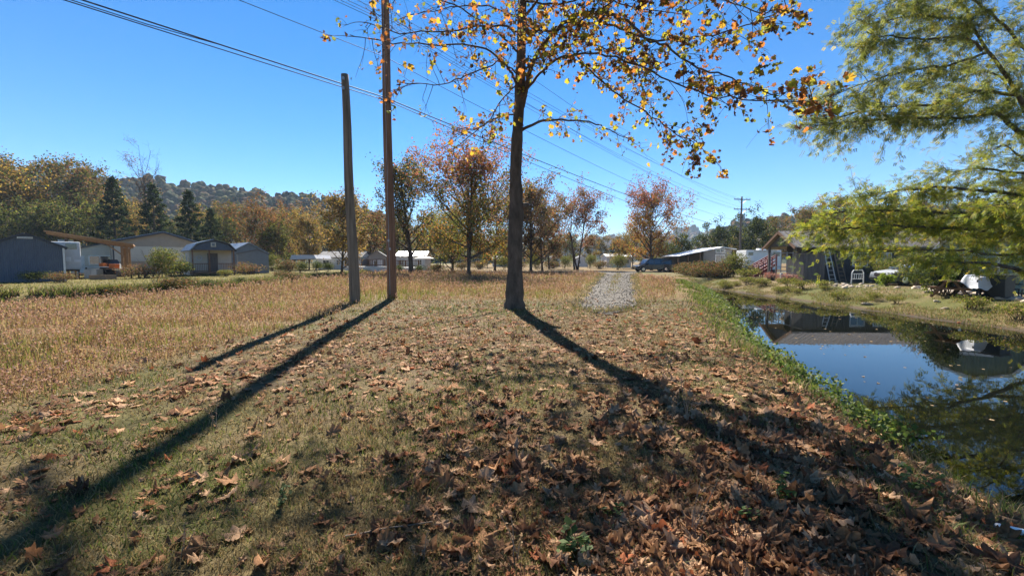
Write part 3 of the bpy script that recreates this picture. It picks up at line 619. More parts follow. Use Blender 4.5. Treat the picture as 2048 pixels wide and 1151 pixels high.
GREEN_VAR = [leaf_shape(200 + k, rings=1, curl=[.15, .4, .7, 1.1, 1.6][k], pleat=.12) for k in range(5)]
GREEN_VAR2 = [leaf_shape(200 + k, rings=2, curl=[.15, .4, .7, 1.1, 1.6][k], pleat=.12) for k in range(5)]
SYPAL = P_(((.34, .30, .03), 1.6), ((.44, .26, .03), 1.8), ((.38, .14, .03), 1.8), ((.20, .08, .03), 3.4), ((.10, .055, .032), 4.2), ((.15, .17, .035), 2.0))
lc = pal(SYPAL, nL, rs); wv = rs.integers(0, 5, nL)
# curled brown leaves are smaller
small = lc[:, 0] < .25; LS[small] *= .72; wv[small] = np.maximum(wv[small], 2)
pj = np.stack([LP[:, 0] / LP[:, 1], (LP[:, 2] - CAM_H) / LP[:, 1]], -1); inside = (np.abs(pj[:, 0]) < 1.15) & (pj[:, 1] < .60)
order = np.argsort(-(LS / LP[:, 1]) * inside); big = order[:300]; rest = order[300:]
sub = lambda i: (wv[i], LP[i], LR[i], LS[i])
V, Fs, own, vn = scatter(GREEN_VAR, *sub(rest)); crown = link('crown', arr_mesh('crown', V, Fs, M['leaf'], lc[rest][own] * (1 + .25 * vn[:, None])), syc); tag(crown, kind='stuff')
def leaf_objs(variants, which, P, Rm, S, colors, mat, name, parent=None, bins=10):
    """individual leaves; mesh data shared per variant and colour bin"""
    cache = {}; outl = []
    for k in range(len(P)):
        cb = int(np.argmin(((colors[:bins] - colors[k]) ** 2).sum(1))); key = (int(which[k]), cb)
        if key not in cache:
            Vv, T, Q_, vv = variants[key[0]]; cache[key] = arr_mesh(name, Vv, [T, Q_], mat, colors[cb][None] * (1 + .25 * vv[:, None]), smooth=True)
        o = link(name, cache[key], parent); mt = Matrix([list(r) for r in Rm[k]]).to_4x4() @ Matrix.Scale(float(S[k]), 4)
        mt.translation = Vector([float(c) for c in P[k]]); o.matrix_local = mt; outl.append(o)
    return outl
leaf_objs(GREEN_VAR2, *sub(big), lc[big], M['leaf'], 'leaf', crown, bins=24)

# ------------------------------------------------------------------ ground cover: lawn, meadow, litter
def polar(n, r0, r1, a0, a1, rng=RNG):
    r = np.exp(rng.uniform(math.log(r0), math.log(r1), n)); a = np.radians(rng.uniform(a0, a1, n)); return np.stack([np.sin(a) * r, np.cos(a) * r], -1), r
def zones(x, y):
    dn, df, de = pond_d(x, y); pd = np.minimum(np.minimum(dn, df), de); dd = ditch_dist(x, y)
    edge = -5.6 + 1.3 * (fbm(x, y, 1.6, 11) - .5)
    mead = ((x < edge) | (y > 17.2 + 1.5 * (vnoise(x, y, 2, 9) - .5))) & (dd > 1.1)
    return pd, dd, mead
rg = np.random.default_rng(77)
XY, r = polar(235000, 1.3, 19, -62, 60, rg); x, y = XY.T; pd, dd, mead = zones(x, y)
keep = (pd < -.02) & ~mead & (path_d(x, y) > -.1 - .5 * (vnoise(x, y, .5, 63) > .5) - .6 * (y < 14.4) * rg.random(len(x))) & (x < 9.5); dens = fbm(x, y, .55, 21)
keep &= rg.random(len(x)) < np.clip((dens - .18) * 2.6, .12, 1); XY, r = XY[keep], r[keep]; x, y = XY.T
gfac = sstep(.40, .68, fbm(x, y, 1.3, 22)) + .8 * np.exp(-((x - .6) ** 2 + (y - 14.5) ** 2) / 3.0) + .7 * sstep(-1.2, -.2, pond_d(x, y)[0]) * sstep(6, 9, y)
isg = rg.random(len(x)) < np.clip(.05 + .42 * gfac, 0, .9)
c = np.where(isg[:, None], pal(P_(((.085, .11, .022), 3), ((.13, .15, .03), 2), ((.06, .085, .02), 1)), len(x), rg), pal(P_(((.24, .175, .072), 3), ((.17, .12, .05), 3), ((.31, .23, .105), 1.6), ((.11, .075, .035), 1.8)), len(x), rg))
Lb = rg.uniform(.02, .065, len(x)) * np.where(isg, 1.25, 1) * (.7 + .8 * fbm(x, y, .4, 23)) * (1 + .35 * sstep(8, 18, r))
V, Ft, cv, _ = blades(np.stack([x, y, zfun(x, y) - .006], -1), Lb, .0022 + .0011 * r, c, rg, lean=1.05)
tag(link('lawn_grass', arr_mesh('lawn_grass', V, Ft, M['grass'], cv)), 'short dry tan and green grass under the fallen leaves', 'grass', kind='stuff')
# meadow
XY, r = polar(170000, 4.5, 62, -56, 21, rg); x, y = XY.T; pd, dd, mead = zones(x, y)
pdist = path_d(x, y)
keep = mead & (rg.random(len(x)) < np.clip(.25 + 2.2 * (fbm(x, y, 1.1, 64) - .25), .2, 1)) & (pd < -.25) & (pdist > .15 + .3 * rg.random(len(x))) & (np.abs(y - 63.5) > 4) & (x < np.interp(y, NBY, NBX) - .3) & (x < 14); XY, r = XY[keep], r[keep]; x, y = XY.T
nn = fbm(x, y, 3.0, 25); far = sstep(14, 26, y)
hgt = (rg.uniform(.05, .32, len(x)) * (.55 + .45 * sstep(-5.5, -8.5, x - .3 * (y > 17) * 10)) + .32 * far * rg.random(len(x))) * (.6 + .8 * nn) * np.where(path_d(x, y) < 1.2, .7, 1.0)
gsel = rg.random(len(x)) < np.clip(.09 + .5 * sstep(.52, .72, fbm(x, y, 2.0, 26)) + .75 * np.exp(-((x + 5.2) ** 2 + (y - 18.2) ** 2) / 4) + .5 * np.exp(-((x - 1.6) ** 2 + (y - 18.5) ** 2) / 3), 0, .9)
c = np.where(gsel[:, None], pal(P_(((.14, .15, .03), 3), ((.20, .19, .045), 2)), len(x), rg), pal(P_(((.28, .185, .075), 3), ((.20, .125, .05), 3), ((.37, .265, .12), 2), ((.18, .092, .055), 2)), len(x), rg))
V, Ft, cv, tip = blades(np.stack([x, y, zfun(x, y) - .01], -1), hgt, .0035 + .00085 * r, c, rg, lean=.4)
hd = np.where((rg.random(len(x)) < .6) & ~gsel)[0]
hp = np.repeat(tip[hd], 2, 0) + rg.normal(0, .018, (len(hd) * 2, 3)); Vh, Fh = leaf_quads(hp, .018 + .0019 * np.repeat(r[hd], 2), rg, asp=.7)
ch = pal(P_(((.33, .18, .125), 4), ((.37, .24, .125), 2), ((.19, .10, .06), 2.4)), len(hp), rg)
o5 = len(V)
tag(link('meadow_weeds', arr_mesh('meadow_weeds', np.concatenate([V, Vh]), [Ft, Fh + o5], M['grass'], np.concatenate([cv, np.repeat(ch, 4, 0)]))), 'field of dry brown weeds with pinkish seed heads', 'weeds', kind='stuff')
# bright green bank grass and leafy plants along the near shore
ny = np.concatenate([rg.uniform(2, 9, 9000), rg.uniform(8, 36, 30000)]); off = -np.abs(rg.normal(0, .55, len(ny))) * (.6 + .05 * ny) + .10
nx = np.interp(ny, NBY, NBX) + off; g = (fbm(nx, ny, .8, 28) > .43); ny, nx = ny[g], nx[g]
k = len(ny); Lg = rg.uniform(.05, .28, k) * (.25 + 1.3 * fbm(nx, ny, .7, 29)) * np.where(ny < 7, .75, 1)
c = np.where((rg.random(k) < np.clip(.30 + .03 * ny, 0, .85))[:, None], pal(P_(((.115, .16, .024), 4), ((.18, .20, .035), 2), ((.07, .10, .02), 2.5)), k, rg), pal(P_(((.28, .20, .10), 1)), k, rg))
V, Ft, cv, _ = blades(np.stack([nx, ny, zfun(nx, ny) - .01], -1), Lg, .004 + .0011 * ny, c, rg, lean=.7)
yy = np.concatenate([rg.uniform(5, 9.5, 3600), rg.uniform(9, 34, 5200)]); xx = np.interp(yy, NBY, NBX) + rg.normal(-.15, .30, len(yy)); cl = fbm(xx, yy, .6, 30) > .40; xx, yy = xx[cl], yy[cl]
Pq = np.stack([xx, yy, zfun(xx, yy) + rg.random(len(xx)) * .30 * (.5 + fbm(xx, yy, .5, 33))], -1); Vq, Fq = leaf_quads(Pq, rg.uniform(.035, .075, len(xx)) * (1 + .03 * yy), rg); cq = pal(P_(((.11, .16, .03), 4), ((.18, .20, .035), 2), ((.06, .09, .02), 2)), len(xx), rg)
tag(link('bank_greenery', arr_mesh('bank_greenery', np.concatenate([V, Vq]), [Ft, Fq + len(V)], M['grass'], np.concatenate([cv, np.repeat(cq, 4, 0)]))), 'bright green grass and leafy weeds on the near pond bank', 'grass', kind='stuff')
# far bank + ditch bank + left lawn grasses
def tuft_field(name, label, x, y, h, w, cols, lean=.5):
    V, Ft, cv, _ = blades(np.stack([x, y, zfun(x, y) - .01], -1), h, w, pal(cols, len(x), rg), rg, lean); tag(link(name, arr_mesh(name, V, Ft, M['grass'], cv)), label, 'grass', kind='stuff')
n = 42000; y = rg.uniform(7, 44, n); x = FARX + np.abs(rg.normal(.3, 2.6, n)); g = fbm(x, y, 1.2, 35) > .47
tuft_field('far_bank_grass', 'rough yellow green grass on the stony far bank of the pond', x[g], y[g], rg.uniform(.04, .17, g.sum()), .018, P_(((.15, .16, .035), 3), ((.24, .19, .08), 3), ((.10, .12, .03), 2), ((.27, .17, .09), 1.5)))
t = rg.uniform(0, len(DITCH) - 1.001, 26000); i = t.astype(int); f = (t - i)[:, None]; pq = DITCH[i] * (1 - f) + DITCH[i + 1] * f; pq = pq + np.stack([-np.abs(rg.normal(1.3, .45, len(t))), .6 * np.abs(rg.normal(1.2, .5, len(t)))], -1)
g = fbm(pq[:, 0], pq[:, 1], 1.5, 36) > .33; pq = pq[g]
tuft_field('ditch_grass', 'tall green and brown grass overhanging the cut ditch bank', pq[:, 0], pq[:, 1], rg.uniform(.12, .5, len(pq)), .035, P_(((.13, .15, .03), 4), ((.20, .19, .05), 2), ((.16, .10, .06), 2), ((.05, .06, .02), 2)))
n = 30000; x = rg.uniform(-45, -16, n); y = rg.uniform(16, 52, n); g = (ditch_dist(x, y) < -1.6); x, y = x[g], y[g]
tuft_field('mown_lawn', 'mown yellow green lawn in front of the left houses', x, y, rg.uniform(.03, .09, len(x)), .045, P_(((.19, .18, .05), 3), ((.25, .20, .08), 3), ((.13, .14, .035), 2)), lean=1.0)
# leaf litter
DRY = [leaf_shape(300 + k, rings=1, curl=[.5, .9, 1.3, 1.8, 2.4, 2.0, 1.5, .9][k], pleat=.20) for k in range(8)]
DRY2 = [leaf_shape(300 + k, rings=3, curl=[.5, .9, 1.3, 1.8, 2.4, 2.0, 1.5, .9][k], pleat=.24) for k in range(8)]
XY, r = polar(68000, 1.5, 26, -62, 60, rg); x, y = XY.T; pd, dd, mead = zones(x, y)
wind = np.exp(-((x + 5.0 - .65 * (y - 4.2) + .5 * (fbm(x, y, 1, 54) - .5)) / .5) ** 2) * (y < 9)                       # windrow along the edge of the weeds
rightb = sstep(.2, 1.6, x - .02 * y + .8 * (fbm(x, y, 2, 51) - .5)) * (1 - sstep(9, 15, y))
bottom = 1 - sstep(2.4, 3.6, r)
patch = sstep(.46, .64, fbm(x, y, 1.1, 52)); mid = np.exp(-((x + 1.9) / 1.8) ** 2 - ((y - 9.5) / 4.5) ** 2)
dn_ = .09 + .20 * patch + .9 * wind + .85 * rightb * (.42 + patch) + .20 * bottom * sstep(-.6, .6, x) + .95 * mid * (.5 + patch) + .34 * sstep(5.5, 8, y) * sstep(-6.5, -4, x)
sz = np.clip(rg.lognormal(-.75, .55, len(x)), .12, 1.1); dn_ = dn_ * np.where((sz > .6) & (r < 4), .55, 1)
dn_ *= 1 - .7 * sstep(-.6, -1.6, x) * sstep(5.2, 4.2, y) * (1 - wind)
dn_ *= np.where(mead, .45 * sstep(-8.5, -5.5, x), 1) * (1 - .75 * sstep(17, 25, y))
keep = (rg.random(len(x)) < np.clip(dn_, 0, .95)) & (pd < .0) & ((path_d(x, y) > 0) | (rg.random(len(x)) < .55))
x, y, r, sz = x[keep], y[keep], r[keep], sz[keep]; nD = len(x)
nr = np.stack([rg.normal(0, .26, nD), rg.normal(0, .26, nD), np.ones(nD)], -1); tp_ = np.stack([rg.normal(0, 1, nD), rg.normal(0, 1, nD), rg.normal(0, .25, nD)], -1)
DR = frames(nD, rg, tp_, nr); DR[:, :, 0] *= rg.uniform(.55, 1.08, nD)[:, None]; DR[:, :, 2] *= rg.uniform(.5, 1.15, nD)[:, None]; DS = sz; wv = rg.integers(0, 8, nD)
DP = np.stack([x, y, zfun(x, y) + .004 + .016 * DS + rg.random(nD) * .012], -1)
dc = pal(P_(((.24, .125, .06), 4), ((.17, .083, .04), 3), ((.115, .055, .03), 2.6), ((.36, .22, .125), 2.6), ((.22, .072, .03), .8)), nD, rg, .25)
vis = (np.abs(x / y) < 1.2) & (y > 1.85); order = np.argsort(-(DS / r) * vis); big, rest = order[:300], order[300:]
sub = lambda i: (wv[i], DP[i], DR[i], DS[i])
DLOW = [leaf_shape(300 + k, rings=1, curl=[.5, .9, 1.3, 1.8, 2.4, 2.0, 1.5, .9][k], pleat=.26, petiole=False, low=True) for k in range(8)]
lo = (r[rest] > 5) | (DS[rest] < .32); LV, LF, LC, vo = [], [[], []], [], 0
for var, ix in ((DRY, rest[~lo]), (DLOW, rest[lo])):
    V, Fs, own, vn = scatter(var, *sub(ix)); LV.append(V); LC.append(dc[ix][own] * (1 + .3 * (vn[:, None] - .3))); LF[0].append(Fs[0] + vo); LF[1].append(Fs[1] + vo); vo += len(V)
tag(link('leaf_litter', arr_mesh('leaf_litter', np.concatenate(LV), [np.concatenate(LF[0]), np.concatenate(LF[1])], M['litter'], np.concatenate(LC))), 'carpet of dry brown fallen leaves', 'fallen leaves', kind='stuff')
for o, i in zip(leaf_objs(DRY2, *sub(big), dc[big], M['litter'], 'fallen_leaf', None, bins=24), big):
    lum = dc[i].sum(); hue = 'russet' if dc[i][1] < dc[i][0] * .36 else 'pale tan' if lum > .48 else 'mid brown' if lum > .31 else 'dark brown'
    form = 'tightly curled' if wv[i] in (3, 4, 5) else 'half curled' if wv[i] in (2, 6) else 'open'
    size = 'big' if DS[i] > .85 else 'medium' if DS[i] > .55 else 'small'
    where = 'beside the pond bank' if x[i] > 2.6 else 'in the leafy drift under the sycamore shade' if x[i] > .2 else 'along the edge of the weeds' if x[i] < -4 else 'on the open grass'
    tag(o, f'{size} {form} {hue} fallen sycamore leaf {where}', 'fallen leaf', 'large fallen sycamore leaves')
#@@PART3
# ------------------------------------------------------------------ honey locust over the pond
loc_t = thing('locust_tree', 'spreading feathery yellow-green locust leaning over the pond from the far bank', 'tree', (0, 0, 0))
LX, LY = 20.3, 15.2
rl = np.random.default_rng(91)
tz = float(zfun(np.array([LX]), np.array([LY]))[0])
tr = np.array([(LX, LY, tz - .2), (LX - .1, LY, 1.0), (LX - .25, LY - .1, 2.6), (LX - .5, LY - .2, 4.4), (LX - .9, LY - .2, 6.4), (LX - 1.4, LY - .3, 8.8), (LX - 1.9, LY - .3, 11.2), (LX - 2.2, LY - .2, 14.0)])
bb = B(); bb.tube(np.array([[np.interp(s, np.arange(8), tr[:, c]) for c in range(3)] for s in np.linspace(0, 7, 29)]), np.interp(np.linspace(0, 7, 29), np.arange(8), [.36, .28, .25, .22, .18, .14, .09, .03]), 10); bb.build('trunk', M['bark'], loc_t, smooth=True)
LL = [  # pixel polylines and the distance (Y) at both ends, trunk to tip
  ([(2120, 560), (2048, 543), (1974, 525), (1925, 526), (1870, 515)], 15.0, 12.6, .09, .3),
  ([(2110, 480), (2010, 465), (1900, 455), (1790, 450), (1700, 455), (1640, 462)], 15.0, 13.4, .08, 1.0),
  ([(2110, 440), (2000, 430), (1880, 425), (1780, 420), (1690, 420), (1630, 435)], 15.0, 14.2, .08, 1.0),
  ([(2100, 400), (2000, 385), (1900, 375), (1800, 380), (1710, 395)], 15.2, 14.6, .07, 1.0),
  ([(2110, 500), (2010, 510), (1920, 500), (1820, 500), (1760, 500)], 15.2, 14.0, .06, .4),
  ([(2100, 360), (2020, 345), (1960, 335), (1890, 345)], 15.2, 15.8, .06, 1.0),
  ([(2090, 310), (2040, 270), (1998, 225), (1900, 237), (1803, 237), (1700, 245), (1620, 250)], 15.0, 13.2, .09, 1.0),
  ([(2034, 190), (1949, 180), (1852, 212), (1760, 215), (1680, 235)], 14.8, 13.6, .06, 1.0),
  ([(2060, 230), (2034, 186), (1964, 88), (1930, 16), (1900, -50)], 14.8, 14.2, .08, .9),
  ([(1964, 100), (1930, 70), (1850, 80), (1780, 70), (1720, 85)], 14.4, 13.2, .045, 1.0),
  ([(1975, 105), (1900, 130), (1820, 140), (1740, 160), (1670, 190)], 14.4, 12.8, .045, 1.0),
  ([(2050, 200), (2060, 100), (2070, 0), (2050, -80)], 14.9, 14.5, .07, .9),
  ([(2060, 110), (2000, 40), (1930, -10), (1840, -20), (1770, 10)], 14.5, 13.0, .05, 1.0),
  ([(2090, 300), (2060, 240), (2000, 150), (1960, 140), (1880, 175)], 15.4, 16.5, .05, .9),
  ([(2110, 420), (2060, 330), (2010, 290), (1980, 300)], 15.4, 16.5, .05, .9),
  ([(2120, 520), (2080, 470), (2040, 400), (1990, 410)], 14.6, 12.2, .05, .45),
  ([(2100, 60), (2120, -60), (2080, -150), (1980, -200)], 15.0, 14.0, .05, 1.0),
  ([(1990, 20), (1920, 40), (1820, 30), (1740, 50), (1715, 40)], 14.5, 14.2, .04, 1.0),
  ([(2110, 455), (1950, 455), (1850, 450), (1760, 450), (1690, 455)], 15.6, 15.8, .05, 1.0)]
TW, AN, AD = [], [], []
for poly, Y0, Y1, r0, dens in LL:
    n = len(poly); Ys = np.linspace(Y0, Y1, n); q = np.array([at_y(px, py, y) for (px, py), y in zip(poly, Ys)])
    if poly[0][0] > 2080: q[0] = np.array([np.interp(max(q[0][2], .5), tr[:, 2], tr[:, 0]), LY - .1, max(q[0][2], .5)])
    s = np.linspace(0, n - 1, n * 4); q = np.stack([np.interp(s, np.arange(n), q[:, c]) for c in range(3)], -1); q[1:-1] = .25 * q[:-2] + .5 * q[1:-1] + .25 * q[2:]; q[1:-1] += rl.normal(0, .02, q[1:-1].shape)
    bb = B(); bb.tube(q, np.linspace(r0, .012, len(q)), 6); bb.build('limb', M['bark'], loc_t, smooth=True)
    seg = np.linalg.norm(np.diff(q, axis=0), axis=1); cum = np.concatenate([[0], np.cumsum(seg)]); Lt = cum[-1]
    for d in np.arange(.6, Lt, .13 / dens):
        i = min(np.searchsorted(cum, d) - 1, len(q) - 2); p0 = q[i] + (q[i + 1] - q[i]) * ((d - cum[i]) / seg[i]); tg = (q[i + 1] - q[i]) / seg[i]
        dd = tg * .9 + rl.normal(0, .62, 3) * np.array([1, 1, .8]) + np.array([-.2, 0, -.05]); Lw = rl.uniform(.5, 1.35) * (.75 + .4 * d / Lt)
        tw = curve(p0, dd, Lw, 6, (0, 0, -.28), .25, rl); TW.append((tw, np.linspace(.011, .003, 7)))
        for _ in range(3):
            t2 = curve(tw[rl.integers(1, 6)], dd + rl.normal(0, .7, 3), rl.uniform(.25, .75), 4, (0, 0, -.28), .25, rl); TW.append((t2, np.linspace(.005, .002, 5)))
            for u in (1, 2, 3, 4): AN.append(t2[u]); AD.append(t2[u] - t2[u - 1])
        for u in (3, 4, 5, 6): AN.append(tw[u]); AD.append(tw[u] - tw[u - 1])
V, Qt = tubes(TW, 3); tag(link('twigs', arr_mesh('twigs', V, Qt, M['bark'], smooth=True), loc_t), kind='stuff')
AN, AD = np.array(AN), np.array(AD); nC = 33000
ii = rl.integers(0, len(AN), nC); P0 = AN[ii] + rl.normal(0, .05, (nC, 3)); D = AD[ii] / np.linalg.norm(AD[ii], axis=1)[:, None] * .5 + rl.normal(0, .5, (nC, 3)) + np.array([-.1, 0, -.35]); D /= np.linalg.norm(D, axis=1)[:, None]
Nn = rand_dirs(nC, rl); Nn[:, 2] += 1.2; S = np.cross(D, Nn); S /= np.linalg.norm(S, axis=1)[:, None]; Lc = rl.uniform(.13, .30, nC); npair = 6
Vs = []
for k in range(npair):
    for sg in (-1, 1):
        b0 = P0 + D * (Lc * (.2 + .8 * k / npair))[:, None]; ll = (.036 + .014 * rl.random(nC))[:, None] * (1.25 - .06 * k); e = b0 + S * sg * ll + D * ll * .35; w = D * ll * .24
        Vs.append(np.stack([b0 - w, b0 * .35 + e * .65 + w * 1.7, e], 1))
Vl = np.stack(Vs, 1).reshape(-1, 3); Fl = np.arange(len(Vl)).reshape(-1, 3)
lowm = sstep(6.0, 3.0, P0[:, 2]); cl = fbm(P0[:, 0] + P0[:, 2], P0[:, 1] * 1.3 - P0[:, 2], 1.3, 61)
ca, cb = pal(P_(((.19, .21, .035), 4), ((.26, .26, .05), 2.4), ((.11, .14, .035), 2), ((.36, .28, .04), .6)), nC, rl), pal(P_(((.23, .26, .026), 4), ((.33, .30, .03), 2.2), ((.10, .14, .025), 2.5), ((.40, .28, .03), .5)), nC, rl)
cc = np.where((rl.random(nC) < lowm)[:, None], cb, ca) * (.8 + .4 * cl)[:, None]
tag(link('crown', arr_mesh('crown', Vl, Fl, M['leaf'], np.repeat(cc, 3 * npair * 2, 0)), loc_t), kind='stuff')

# ------------------------------------------------------------------ poles and wires
def zat(x, y): return float(zfun(np.array([x]), np.array([y]))[0])
def wood_pole(name, label, x, y, top, r0, r1, mat, lean=(0, 0), group=None, n=24, arms=(), hard=True):
    z0 = zat(x, y); t = thing(name, label, 'pole', (x, y, z0), 0, group)
    s = np.linspace(0, 1, n); pts = np.stack([lean[0] * s + .02 * np.sin(s * 9), lean[1] * s, -.3 + (top + .3) * s], -1)
    b_ = B(); b_.tube(pts, np.interp(s, [0, 1], [r0, r1]) * (1 + .02 * RNG.normal(0, 1, n).clip(-1, 1)), 14); b_.build('shaft', mat, t, smooth=True)
    for (h, half, ang) in arms:
        dx, dy = math.cos(ang) * half, math.sin(ang) * half; c = np.array([lean[0] * h / top, lean[1] * h / top, h])
        B().bar(c + (-dx, -dy - .18, 0), c + (dx, dy - .18, 0), .10, .13).build('crossarm', mat, t)
        for e in (-.95, -.55, .55, .95):
            B().tube([c + (dx * e, dy * e - .18, .06), c + (dx * e, dy * e - .18, .16), c + (dx * e, dy * e - .18, .28)], [.03, .06, .03], 8).build('insulator', M['steel'], t)
        for e in (-1, 1): B().bar(c + (dx * e * .55, dy * e * .55 - .12, -.05), c + (0, -.10, -.75), .04, .03).build('brace', M['steel'], t)
    return t
p1 = at_z(710, 605, 0); top1 = at_y(689, 149, p1[1])
t1 = wood_pole('wooden_pole', 'weathered grey leaning wooden pole cut off flat at its top', p1[0], p1[1], top1[2], .205, .135, M['pole_wood'], lean=(top1[0] - p1[0], 0))
for h in (8.0, 8.35): B().box((top1[0] - p1[0] + .02, -.16, h), (.06, .10, .10)).build('bracket', M['steel'], t1)
p2 = at_z(784, 597, 0); t2_ = at_y(769, -10, p2[1]); LEAN2 = (t2_[0] - p2[0]) * 13.6 / t2_[2]
WDIR = math.atan2(70.7 - p2[1], 37.8 - p2[0]); ARM = WDIR + math.pi / 2
t2 = wood_pole('utility_pole', 'tall reddish brown utility pole beside the shorter grey pole', p2[0], p2[1], 13.6, .20, .15, M['pole_wood_red'], lean=(LEAN2, 0), arms=((13.0, 1.2, ARM),))
B().tube([(LEAN2 * s - .02, -.205 + .055 * s, -.1 + 13.4 * s) for s in np.linspace(0, 1, 12)], [.008] * 12, 5).build('ground_wire', M['steel'], t2)
for s, hh in ((.02, 2.1), (-.03, 2.45)): B().box((s + LEAN2 * hh / 13.6, -.20, hh), (.07, .02, .10)).build('tag_plate', M['steel'], t2)
for hh in (8.3, 8.0, 10.2, 11.6): B().tube([(LEAN2 * hh / 13.6, -.24, hh), (LEAN2 * hh / 13.6, .2, hh)], [.02, .02], 6).build('bolt', M['steel'], t2)
pf = np.array([37.8, 70.7]); p3 = np.array([-38.0, -22.0])
tf = wood_pole('utility_pole', 'distant utility pole with two crossarms beyond the tan cabin', pf[0], pf[1], 12.2, .19, .12, M['pole_far'], arms=((11.7, 1.45, ARM * 0 + .15), (10.1, 1.45, .15)))
B().tube([(.30, -.25, 8.3), (.30, -.25, 9.0)], [.2, .2], 10).build('transformer', M['steel'], tf)
B().bar((0, 0, 8.65), (.3, -.25, 8.65), .06).build('bracket', M['steel'], tf)
wood_pole('utility_pole', 'utility pole carrying the overhead lines behind the viewer', p3[0], p3[1], 13.6, .19, .13, M['pole_far'], arms=((13.0, 1.2, ARM),))
def span(a, b, sag, n=28):
    t = np.linspace(0, 1, n)[:, None]; P = a * (1 - t) + b * t; P[:, 2] -= (4 * sag * t * (1 - t))[:, 0]; return P
def P2(py, off=0.0): p = at_y(784 - (597 - py) * .0245, py, p2[1]); return p + np.array([math.cos(ARM) * off, math.sin(ARM) * off, 0])
def PF(px, py): return at_y(px, py, pf[1] - .2)
WIRES = [(206, -.2, (1474, 474), .7, .014, 'lowest overhead cable, fixed just below the top of the grey pole'), (192, .2, (1482, 462), .6, .020, 'thick spliced cable passing over the flat top of the grey pole'),
         (115, 0, (1477, 441), 1.0, .011, 'single overhead line strapped midway up the tall brown pole'), (55, -.6, (1462, 416), .9, .009, 'thin overhead line ending on the lower far crossarm, pond side'), (38, .3, (1470, 416), 1.0, .009, 'thin overhead line ending near the middle of the lower far crossarm'),
         (20, .7, (1492, 416), 1.1, .009, 'thin overhead line ending on the lower far crossarm, cabin side'), (-8, -1.1, (1462, 401), .9, .009, 'top overhead line ending on the upper far crossarm, pond side'), (-8, .6, (1484, 401), .9, .009, 'top overhead line ending near the upper far crossarm middle'), (-8, 1.1, (1493, 401), .9, .009, 'top overhead line ending on the upper far crossarm, cabin side')]
for py, off, fe, sag, rad, lab in WIRES:
    a = P2(py, off); b_ = PF(*fe); dxy = (p3 - p2[:2]); c_ = np.array([p3[0] + math.cos(ARM) * off, p3[1] + math.sin(ARM) * off, a[2] - .1])
    P_a = np.concatenate([span(c_, a, sag * .45), span(a, b_, sag)[1:]])
    bb = B(); bb.tube(P_a, [rad] * len(P_a), 6); o = bb.build('overhead_wire', M['wire'], None, smooth=True); tag(o, lab, 'wire', 'overhead lines strung between the poles')
    if rad > .015:
        s_ = span(c_, a, sag * .45)[20:25]; s_ = s_ + np.array([0, 0, .0]); s2 = s_.copy(); s2[1:-1, 2] -= .09; bl = B(); bl.tube(s2, [.012] * len(s2), 6); bl.build('splice_loop', M['wire'], o)

# ------------------------------------------------------------------ buildings
def frame_xform(face, w, d):
    """(u, v, n) on a face -> local xyz; n is outwards"""
    return {'front': lambda u, v, n: (u, -n, v), 'right': lambda u, v, n: (w / 2 + n, u, v), 'left': lambda u, v, n: (-w / 2 - n, u, v)}[face]
def obox(b_, f, u0, u1, v0, v1, n0, n1):
    pts = [f(u, v, n) for u in (u0, u1) for v in (v0, v1) for n in (n0, n1)]; b_.add(pts, [(0, 1, 3, 2), (4, 6, 7, 5), (0, 4, 5, 1), (2, 3, 7, 6), (0, 2, 6, 4), (1, 5, 7, 3)])
def window(root, face, u, v, ww, hh, w, d, mat=None, bars=1):
    f = frame_xform(face, w, d); b_ = B(); t = .07
    obox(b_, f, u - ww / 2 - t, u + ww / 2 + t, v + hh / 2, v + hh / 2 + t, -.02, .05); obox(b_, f, u - ww / 2 - t, u + ww / 2 + t, v - hh / 2 - t, v - hh / 2, -.02, .07)
    for s in (-1, 1): obox(b_, f, min(u + s * ww / 2, u + s * (ww / 2 + t)), max(u + s * ww / 2, u + s * (ww / 2 + t)), v - hh / 2, v + hh / 2, -.02, .045)
    if bars: obox(b_, f, u - .02, u + .02, v - hh / 2, v + hh / 2, .0, .04)
    o = b_.build('window', mat or M['white'], root); g = B(); obox(g, f, u - ww / 2, u + ww / 2, v - hh / 2, v + hh / 2, -.01, .022); g.build('pane', M['glass'], o)
def door(root, face, u, ww, hh, w, d, mat):
    f = frame_xform(face, w, d); b_ = B(); obox(b_, f, u - ww / 2, u + ww / 2, .1, hh, -.02, .04); o = b_.build('door', mat, root); h = B(); obox(h, f, u + ww * .36, u + ww * .42, hh * .47, hh * .52, .04, .09); h.build('handle', M['steel'], o)
def roof_slab(a, b_, y0, y1, th, mat, root, name='roof_panel'):
    """sloped slab between (x,z) points a and b, from y0 to y1"""
    dx, dz = b_[0] - a[0], b_[1] - a[1]; L_ = math.hypot(dx, dz); nx, nz = -dz / L_ * th, dx / L_ * th
    if nz < 0: nx, nz = -nx, -nz
    return B().prism([a, b_, (b_[0] + nx, b_[1] + nz), (a[0] + nx, a[1] + nz)], y0, y1).build(name, mat, root)
